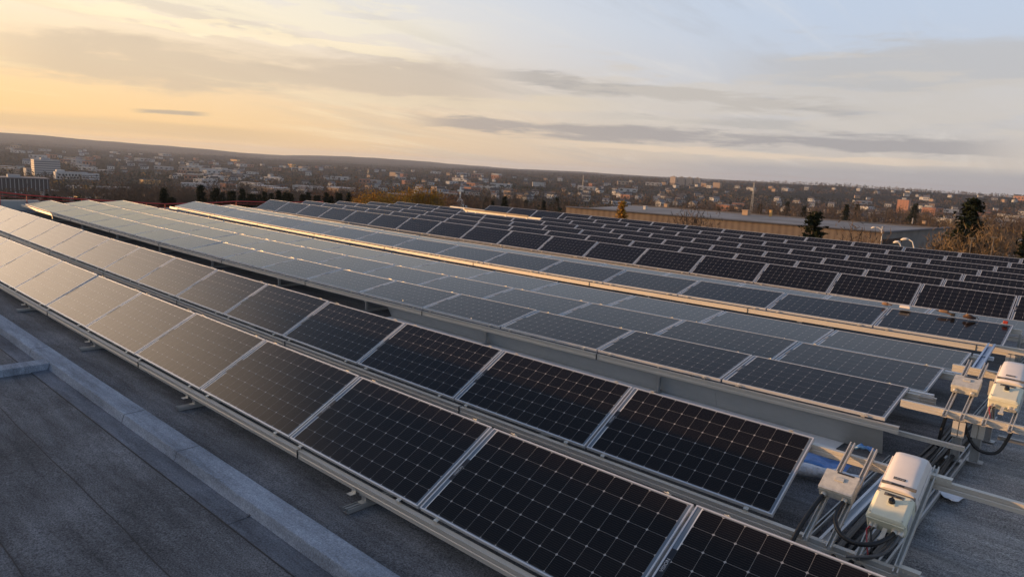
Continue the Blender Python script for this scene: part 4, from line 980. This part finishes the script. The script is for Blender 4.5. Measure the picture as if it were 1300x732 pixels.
block('white_office', 'white ribbon window office beyond the warehouse roof', 781, 1000, 26, 14, 9, facade('ribbon', (.55, .56, .57), (.06, .09, .12), 9, 3.3, .9, .5), 'roofp', camyaw(781)+.1)
block('pale_office', 'pale office block on the centre slope', 676, 1900, 34, 16, 11, facade('office_grid', (.5, .5, .48), (.12, .13, .14), 5, 3.4, .6, .45), 'roofp', camyaw(676)+.1)
for k, px in enumerate((844, 854, 864, 874)):
    block('apartment_tower', 'tall tan apartment slab on the ridge, %s of the row of four' % ORD[k], px, 2600, 20, 14, 29, facade('apartments_%d' % k, (.42, .33, .26), (.16, .12, .10), 5, 3.0, .4, .5), 'roofg', .1, plant)
block('apartment_block', 'shorter tan apartment block right of the four ridge slabs', 899, 2450, 24, 14, 17, 'tan', 'roofg', .1)
block('apartment_block', 'second shorter tan block furthest right of the ridge slabs', 883, 2500, 18, 14, 13, 'tan', 'roofg', .1)
block('brick_tower', 'taller red brick apartment tower right of the mast', 1135, 1500, 19, 20, 24, facade('brick_grid', (.42, .20, .12), (.30, .15, .10), 5, 3.0, .5, .5), 'roofg', .05, plant)
block('brick_tower', 'shorter red brick apartment tower, right one of the pair', 1168, 1380, 20, 20, 17, facade('brick_grid_b', (.40, .19, .12), (.28, .14, .10), 5, 3.0, .5, .5), 'roofg', .05, plant)
block('white_villa', 'white villa on the wooded slope at far right', 1259, 1500, 12, 10, 8, 'white', 'roofg', .2)
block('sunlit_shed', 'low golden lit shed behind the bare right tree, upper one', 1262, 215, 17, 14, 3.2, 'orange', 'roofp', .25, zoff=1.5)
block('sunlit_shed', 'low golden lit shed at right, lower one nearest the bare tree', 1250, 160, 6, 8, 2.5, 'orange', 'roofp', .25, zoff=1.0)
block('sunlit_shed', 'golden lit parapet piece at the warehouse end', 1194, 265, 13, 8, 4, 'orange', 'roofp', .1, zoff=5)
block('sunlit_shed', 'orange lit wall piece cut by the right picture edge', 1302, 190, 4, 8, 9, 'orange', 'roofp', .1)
# the long warehouse: corners measured against the roof plane 7 m below the eye
wh = empty('warehouse', (0, 0, 0), 'long flat roofed warehouse with ribbed wall lit orange by the sun', 'warehouse')
P0, P1, P2, P3 = (-83.6, 108.1), (-32.3, 125.8), (-30.2, 164.0), (-90.5, 142)
P1 = (-32.3, 125.8)
zt = CZ-7.0
M['ribbed'] = (lambda: None)()
mrb, t, b = new_mat('ribbed_tan_block_wall')
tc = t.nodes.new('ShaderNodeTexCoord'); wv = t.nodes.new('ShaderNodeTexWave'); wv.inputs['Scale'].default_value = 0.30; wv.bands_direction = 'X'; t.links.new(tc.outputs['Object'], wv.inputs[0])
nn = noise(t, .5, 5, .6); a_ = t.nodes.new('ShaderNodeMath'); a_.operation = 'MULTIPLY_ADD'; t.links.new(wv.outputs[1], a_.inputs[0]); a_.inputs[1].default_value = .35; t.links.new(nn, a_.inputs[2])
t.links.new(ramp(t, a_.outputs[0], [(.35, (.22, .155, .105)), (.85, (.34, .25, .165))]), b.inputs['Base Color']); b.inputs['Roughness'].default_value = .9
def quadwall(nm, a, c, z0, z1, th, mat, pr):
    g = MB(); d = Vector((c[0]-a[0], c[1]-a[1], 0)).normalized(); n_ = Vector((d.y, -d.x, 0))*th
    vs = [(a[0], a[1], z0), (c[0], c[1], z0), (c[0]-n_.x, c[1]-n_.y, z0), (a[0]-n_.x, a[1]-n_.y, z0)]; vs += [(p[0], p[1], z1) for p in vs]
    g.add(vs, [(3,2,1,0),(4,5,6,7),(0,1,5,4),(1,2,6,5),(2,3,7,6),(3,0,4,7)]); return g.build(nm, mat, pr)
M['endwall'] = simple('grey_rendered_wall', (.20, .18, .16), .9, 0, .18, .4)
quadwall('long_wall', P0, P1, -17, zt, .5, mrb, wh); quadwall('end_wall', (P1[0], P1[1]), P2, -17, zt+.003, .5, M['endwall'], wh); quadwall('back_wall', P3, P2, -17, zt-.01, -.5, M['endwall'], wh)
g = MB(); vs = [(p[0], p[1], z) for z in (zt-.6, zt-.25) for p in ((P0[0]+.3, P0[1]+.5), (P1[0]-.6, P1[1]+.5), (P2[0]-.6, P2[1]-.2), (P3[0], P3[1]-.2))]
g.add(vs, [(3,2,1,0),(4,5,6,7),(0,1,5,4),(1,2,6,5),(2,3,7,6),(3,0,4,7)]); M['whroof'] = simple('worn_grey_gravel_roof', (.21, .205, .20), .95, 0, .35, .12); g.build('roof', M['whroof'], wh)
g = MB(); 
for a, c in ((P0, P1), (P1, P2)):
    d = Vector((c[0]-a[0], c[1]-a[1], 0)).normalized(); g.beam((a[0], a[1], zt+.10), (c[0], c[1], zt+.10), .7, .2)
g.build('coping', BW['roofg'], wh)
d = Vector((P2[0]-P1[0], P2[1]-P1[1], 0)).normalized()
for s0, zz, ln in ((.6, -1.5, 9), (.6, -2.7, 7)):
    g = MB(); a = Vector((P1[0]+.05, P1[1], 0))+d*s0; g.beam((a.x+.12, a.y, zt+zz), (a.x+.12+d.x*ln, a.y+d.y*ln, zt+zz), .2, .8); g.build('window_strip', BW['win'], wh)
def onroof(px, py):
    dd = cr*(px-650)/F-cu*(py-366)/F+fw; k = (zt-.25-CZ)/dd.z; return dd.x*k, dd.y*k
for px, py, w_, h_, mk, lab in ((819, 266, 1.1, .9, 'white', 'rounded white vent on the warehouse roof left of the bare trees'), (846, 264, 1.5, 1.2, 'tan', 'tan vent box on the warehouse roof above the bare trees'), (947, 273, 2.2, 1.4, 'tan', 'wide beige hatch on the warehouse roof'), (978, 275, .9, 1.8, 'orange', 'slim yellow lit vent on the warehouse roof'),
                        (1158, 284, .4, 1.6, 'grey', 'thin white stack on the far right of the warehouse roof'), (1173, 284, 1.2, .7, 'tan', 'small tan box near the warehouse roof end'), (1120, 292, .4, .7, 'white', 'short white vent at the warehouse corner')):
    x, y = onroof(px, py); w_ *= .6; h_ *= .7; g = MB(); g.box((-w_/2, -w_/2, 0), (w_/2, w_/2, h_)); g.box((-w_*.6, -w_*.6, h_), (w_*.6, w_*.6, h_+.15)); o = g.build('roof_vent', BW[mk], loc=(x, y, zt-.25), bevel=.08); tag(o, lab, 'roof vent')

# ---- lamps, poles, mast, cross
M['endpole'] = simple('dark_painted_pole', (.09, .085, .08), .7)
M['lamp'] = simple('pale_lamp_housing', (.62, .60, .56), .45)
def dome_lamp(px, py, r, label, arm=1.0, both=False):
    arm *= .8
    dd = cr*(px-650)/F-cu*(py-366)/F+fw; k = r/math.hypot(dd.x, dd.y); x, y, z = dd.x*k, dd.y*k, CZ+dd.z*k; z0 = float(tz(x, y)); h = z-z0
    rt = empty('street_lamp', (x, y, z0), label, 'street lamp')
    g = MB(); g.tube([(0, 0, 0), (0, 0, h-.5), (-.15, 0, h-.1), (-.5, 0, h+.08), (-arm, 0, h)], [.07, .045, .035, .03, .03], 8); g.build('pole', M['lamp'], rt, smooth=True)
    g = MB(); g.tube([(-arm+.10, 0, h+.02), (-arm-.05, 0, h+.03), (-arm-.22, 0, h), (-arm-.36, 0, h-.06)], [.04, .085, .09, .04], 10); g.build('lamp_head', M['lamp'], rt, smooth=True)
dome_lamp(1162, 305, 52, 'street lamp with large dome head just beyond the last panel row', .6)
dome_lamp(1146, 308, 56, 'lower street lamp dome left of the large one', .3)
dome_lamp(1121, 290, 78, 'curved street lamp at the warehouse corner', .9)
for px, py, lab in ((1234, 303, 'short dark pole with flat head before the bare right tree'), (1262, 302, 'slim grey pole right of the bare right tree')):
    dd = cr*(px-650)/F-cu*(py-366)/F+fw; k = 75/math.hypot(dd.x, dd.y); x, y, z = dd.x*k, dd.y*k, CZ+dd.z*k; z0 = float(tz(x, y)); rt = empty('lamp_pole', (x, y, z0), lab, 'pole')
    g = MB(); g.tube([(0, 0, 0), (0, 0, z-z0)], [.07, .045], 8); g.build('pole', M['endpole'], rt); g = MB(); g.box((-.26, -.1, z-z0), (.26, .1, z-z0+.09)); g.build('lamp_head', M['endpole'], rt)
for px, py, r, lab, nh in ((27, 245, 330, 'floodlight mast with clustered white lamps at far left', 7), (93, 236, 560, 'second floodlight mast with white lamps before the dark trees', 7)):
    dd = cr*(px-650)/F-cu*(py-366)/F+fw; k = r/math.hypot(dd.x, dd.y); x, y, z = dd.x*k, dd.y*k, CZ+dd.z*k; z0 = float(tz(x, y)); rt = empty('floodlight_mast', (x, y, z0), lab, 'floodlight', None, (0, 0, az_px(px)))
    s_ = r/560; g = MB(); g.tube([(0, 0, 0), (0, 0, z-z0)], [.3, .15], 6); g.beam((-4.6*s_, 0, z-z0), (4.6*s_, 0, z-z0), .15, .15); g.build('pole', M['strut'], rt)
    for k in range(nh):
        g = MB(); xx = (-4.4+8.8*k/(nh-1))*s_; zz = z-z0+(.25 if k % 2 else -.9)*s_; g.box((xx-.5*s_, -.3, zz-.28*s_), (xx+.5*s_, .2, zz+.28*s_)); g.build('lamp_head', BW['white'], rt)
# stone cross on a stepped base
x, y, z = gp(578, 300); dd = cr*(578-650)/F-cu*(237-366)/F+fw; ztop = CZ+dd.z*300/math.hypot(dd.x, dd.y); hC = ztop-z
rt = empty('cross_monument', (x, y, z), 'white cross monument on a flared base rising above brown trees', 'monument', None, (0, 0, az_px(578)))
M['stone'] = simple('pale_stone', (.75, .73, .68), .8, 0, .1, 1)
g = MB(); z2 = hC-8.6
vs = []; 
for hw, zz in ((3.2, -1), (3.2, z2+.6), (2.2, z2+.9), (1.6, z2+2.2), (.85, z2+3.6), (.55, z2+4.0)): vs += [(-hw, -hw, zz), (hw, -hw, zz), (hw, hw, zz), (-hw, hw, zz)]
g.add(vs, [(k*4+i, k*4+(i+1) % 4, k*4+4+(i+1) % 4, k*4+4+i) for k in range(5) for i in range(4)]+[(3,2,1,0), (20,21,22,23)]); g.build('base', M['stone'], rt)
g = MB(); g.box((-.34, -.3, z2+4), (.34, .3, hC)); g.box((-1.25, -.28, hC-1.9), (1.25, .28, hC-1.2)); g.build('cross', M['stone'], rt)
g = MB(); g.tube([(.0, -.4, hC-3.2), (0, -.45, hC-1.4)], [.22, .26], 8); g.tube([(-.9, -.4, hC-1.35), (.9, -.4, hC-1.35)], .12, 6); g.build('figure_relief', M['stone'], rt)
# lattice masts
def mast(px, pt, pb, r, wd_, label):
    x, y, z = gp(px, r); h = hfor(px, pt, r); rt = empty('lattice_mast', (x, y, z), label, 'mast'); g = MB(); w_ = wd_
    for sx in (-1, 1):
        for sy in (-1, 1): g.tube([(sx*w_, sy*w_, 0), (sx*w_*.35, sy*w_*.35, h)], .12, 4)
    n = 12
    for k in range(n):
        a = h*k/n; b_ = h*(k+1)/n; wa = w_*(1-.65*k/n); wb = w_*(1-.65*(k+1)/n)
        for sx, sy, ex, ey in ((-1, -1, 1, -1), (1, -1, 1, 1), (1, 1, -1, 1), (-1, 1, -1, -1)): g.tube([(sx*wa, sy*wa, a), (ex*wb, ey*wb, b_)], .07, 3)
    g.build('lattice', M['strut'], rt)
    for k in range(4):
        g = MB(); g.box((-w_*.5, -w_*.7, h-1.6-3.2*k), (w_*.5, -w_*.5, h-.4-3.2*k)); g.build('antenna_panel', BW['grey'], rt)
mast(945, 231, 257, 900, 1.3, 'lattice telecom mast with white antennas left of the brick towers')
mast(627, 206, 214, 6500, 3.0, 'faint far mast on the centre ridge')
mast(461, 214, 226, 2600, 1.2, 'thin pale mast in the left centre valley')
mast(731, 222, 233, 1800, 1.1, 'slim spire like mast in the centre town')

# ---- houses across the town
hv = []
def house_mesh(w_, d_, h_, rf, wm, rm, flat):
    g = MB(); g.box((-w_/2, -d_/2, -3), (w_/2, d_/2, h_), 0)
    for k in range(3):
        xx = -w_/2+(k+.5)*w_/3; g.box((xx-w_*.07, -d_/2-.08, h_*.35), (xx+w_*.07, -d_/2-.02, h_*.7), 2)
    if flat: g.box((-w_/2-.2, -d_/2-.2, h_), (w_/2+.2, d_/2+.2, h_+.4), 1)
    else: g.add([(-w_/2-.4, -d_/2-.5, h_), (w_/2+.4, -d_/2-.5, h_), (w_/2+.4, d_/2+.5, h_), (-w_/2-.4, d_/2+.5, h_), (-w_/2-.4, 0, h_+rf), (w_/2+.4, 0, h_+rf)], [(0,1,5,4),(2,3,4,5),(0,4,3),(1,2,5),(3,2,1,0)], 1)
    return g.mesh('house', [BW[wm], BW[rm], BW['win']])
for wm, rm, fl_, w_, d_, h_ in (('white', 'roofd', 0, 11, 8, 5.5), ('white', 'roofg', 0, 10, 9, 6), ('grey', 'roofd', 0, 12, 8, 5), ('tan', 'roofd', 0, 11, 8, 5.5), ('white', 'roofp', 1, 28, 18, 6), ('grey', 'roofp', 1, 34, 20, 7), ('tan', 'roofp', 1, 26, 16, 8), ('brick', 'roofg', 1, 20, 12, 9), ('white', 'roofp', 1, 40, 14, 7)):
    hv.append((house_mesh(w_, d_, h_, 3.2, wm, rm, fl_), wm, fl_))
NAMES = {'white': 'white', 'grey': 'grey', 'tan': 'tan', 'brick': 'brick'}
hp = []; rh = random.Random(5)
zones = [(0, 330, 1500, 4600, 120), (230, 640, 900, 3800, 160), (560, 860, 1000, 2800, 90), (820, 1300, 1050, 2900, 130), (380, 560, 420, 900, 16), (560, 700, 380, 800, 8)]
for x0, x1, ra, rb_, n in zones:
    for k in range(n):
        px = rh.uniform(x0, x1); r = math.exp(rh.uniform(math.log(ra), math.log(rb_))); 
        big = rh.random() < (.36 if x1 < 800 else .14) and r > 900
        mi = rh.choice([4, 5, 6, 7, 8]) if big else rh.choice([0, 0, 1, 2, 3])
        x, y, z = gp(px, r)
        if any((x-a)**2+(y-b_)**2 < 22**2 for a, b_, _ in hp): continue
        hp.append((x, y, r)); me_, wm, fl_ = hv[mi]
        o = put('house' if not fl_ else 'flat_roof_building', me_, loc=(x, y, z)); s_ = rh.uniform(.85, 1.3)*(1.25 if r > 2200 else 1); o.scale = (s_, s_, s_); o.rotation_euler = (0, 0, rh.choice([0, .3, -.3, 1.2])+az_px(px)*.6)
        zone = 'left slope' if px < 330 else 'left centre valley' if px < 640 else 'centre town' if px < 860 else 'right hillside'
        if fl_: tag(o, 'small distant %s flat roofed building on the %s' % (NAMES[wm], zone), 'building', '%s flat roofed buildings on the %s' % (NAMES[wm], zone))
        else: tag(o, 'tiny distant %s gabled house among trees on the %s' % (NAMES[wm], zone), 'house', '%s houses on the %s' % (NAMES[wm], zone))
hp = np.array(hp)

# ---- the woods: too many trees to count
rg = np.random.default_rng(77)
def cover(name, label, n, ra, rb_, kinds, probs, per, hmin, hmax, a0, a1):
    a = np.radians(rg.uniform(a0, a1, n)); r = np.exp(rg.uniform(math.log(ra), math.log(rb_), n)); x = -np.sin(a)*r; y = np.cos(a)*r
    keep = np.ones(n, bool)
    # town clearings
    cl = np.sin(x/210+1)*np.cos(y/260+2)+.6*np.sin(x/90-y/120); keep &= (cl < .75) | (r < 900)
    keep &= ~((x > -100) & (x < -20) & (y > 95) & (y < 175))
    ha = np.arctan2(-hp[:, 0], hp[:, 1])
    for k in range(len(hp)):
        keep &= ~((np.abs(a-ha[k])*r < 13) & (r < hp[k, 2]+14) & (r > hp[k, 2]-max(45, hp[k, 2]*.05)) & (rg.random(n) < .9))
    x, y, r = x[keep], y[keep], r[keep]; z = tz(x, y); n = len(x)
    kd = rg.choice(len(kinds), n, p=probs)
    # patches of one kind
    patch = np.sin(x/130+3)*np.sin(y/170+1); kd = np.where((patch > .72), 0, kd)
    h = rg.uniform(hmin, hmax, n); con = np.array([k == 'conifer' for k in kinds])[kd]
    ci = rg.normal(size=(n, per, 3)); ci /= np.maximum(1, np.linalg.norm(ci, axis=2, keepdims=True)*.8)
    zz = np.clip(ci[..., 2]*.28+.58, .1, 1.02); zz = np.where(con[:, None], rg.uniform(.05, 1, (n, per)), zz)
    wr = np.where(con[:, None], .24*(1.03-zz), .33)
    px_ = np.stack([x[:, None]+ci[..., 0]*wr*h[:, None], y[:, None]+ci[..., 1]*wr*h[:, None], z[:, None]+zz*h[:, None]], -1).reshape(-1, 3)
    sz = (np.repeat(h, per)*rg.uniform(.07, .15, n*per)*np.clip(np.repeat(r, per)/900, .8, 1.6))
    V = tris(px_, sz, rg); mi = np.repeat(kd, per)
    o = put(name, tri_mesh(name, V, [LV[k] for k in kinds], mi)); tag(o, label, 'woodland', kind='stuff')
kinds = ['conifer', 'bare', 'rust', 'greybare', 'larch', 'beige']
cover('near_woods', 'brown leafless woods with dark evergreens between the roof and the town', 5200, 260, 900, kinds, [.13, .36, .18, .25, .02, .06], 34, 7, 12, -4, 88)
cover('town_trees', 'dense bare trees scattered through the valley town', 17000, 800, 3300, kinds, [.24, .28, .12, .30, .01, .05], 14, 6, 12, -4, 88)
cover('hill_woods', 'dark wooded slopes below the skyline', 15000, 3000, 9000, kinds[:4], [.32, .28, .05, .35], 7, 9, 16, -4, 88)

# ---- low hazy air over everything
g = MB(); g.box((-13500, -13500, -90), (13500, 13800, 95)) 
hz, t, b = new_mat('evening_haze'); nt_ = t
for n_ in list(t.nodes):
    if n_.type != 'OUTPUT_MATERIAL': t.nodes.remove(n_)
pv = t.nodes.new('ShaderNodeVolumePrincipled'); pv.inputs['Color'].default_value = (.68, .80, 1.0, 1); pv.inputs['Density'].default_value = 5.5e-5; pv.inputs['Anisotropy'].default_value = 0.2
t.links.new(pv.outputs[0], [n_ for n_ in t.nodes if n_.type == 'OUTPUT_MATERIAL'][0].inputs['Volume'])
o = g.build('haze', hz); tag(o, 'thin evening haze', 'haze', kind='stuff')
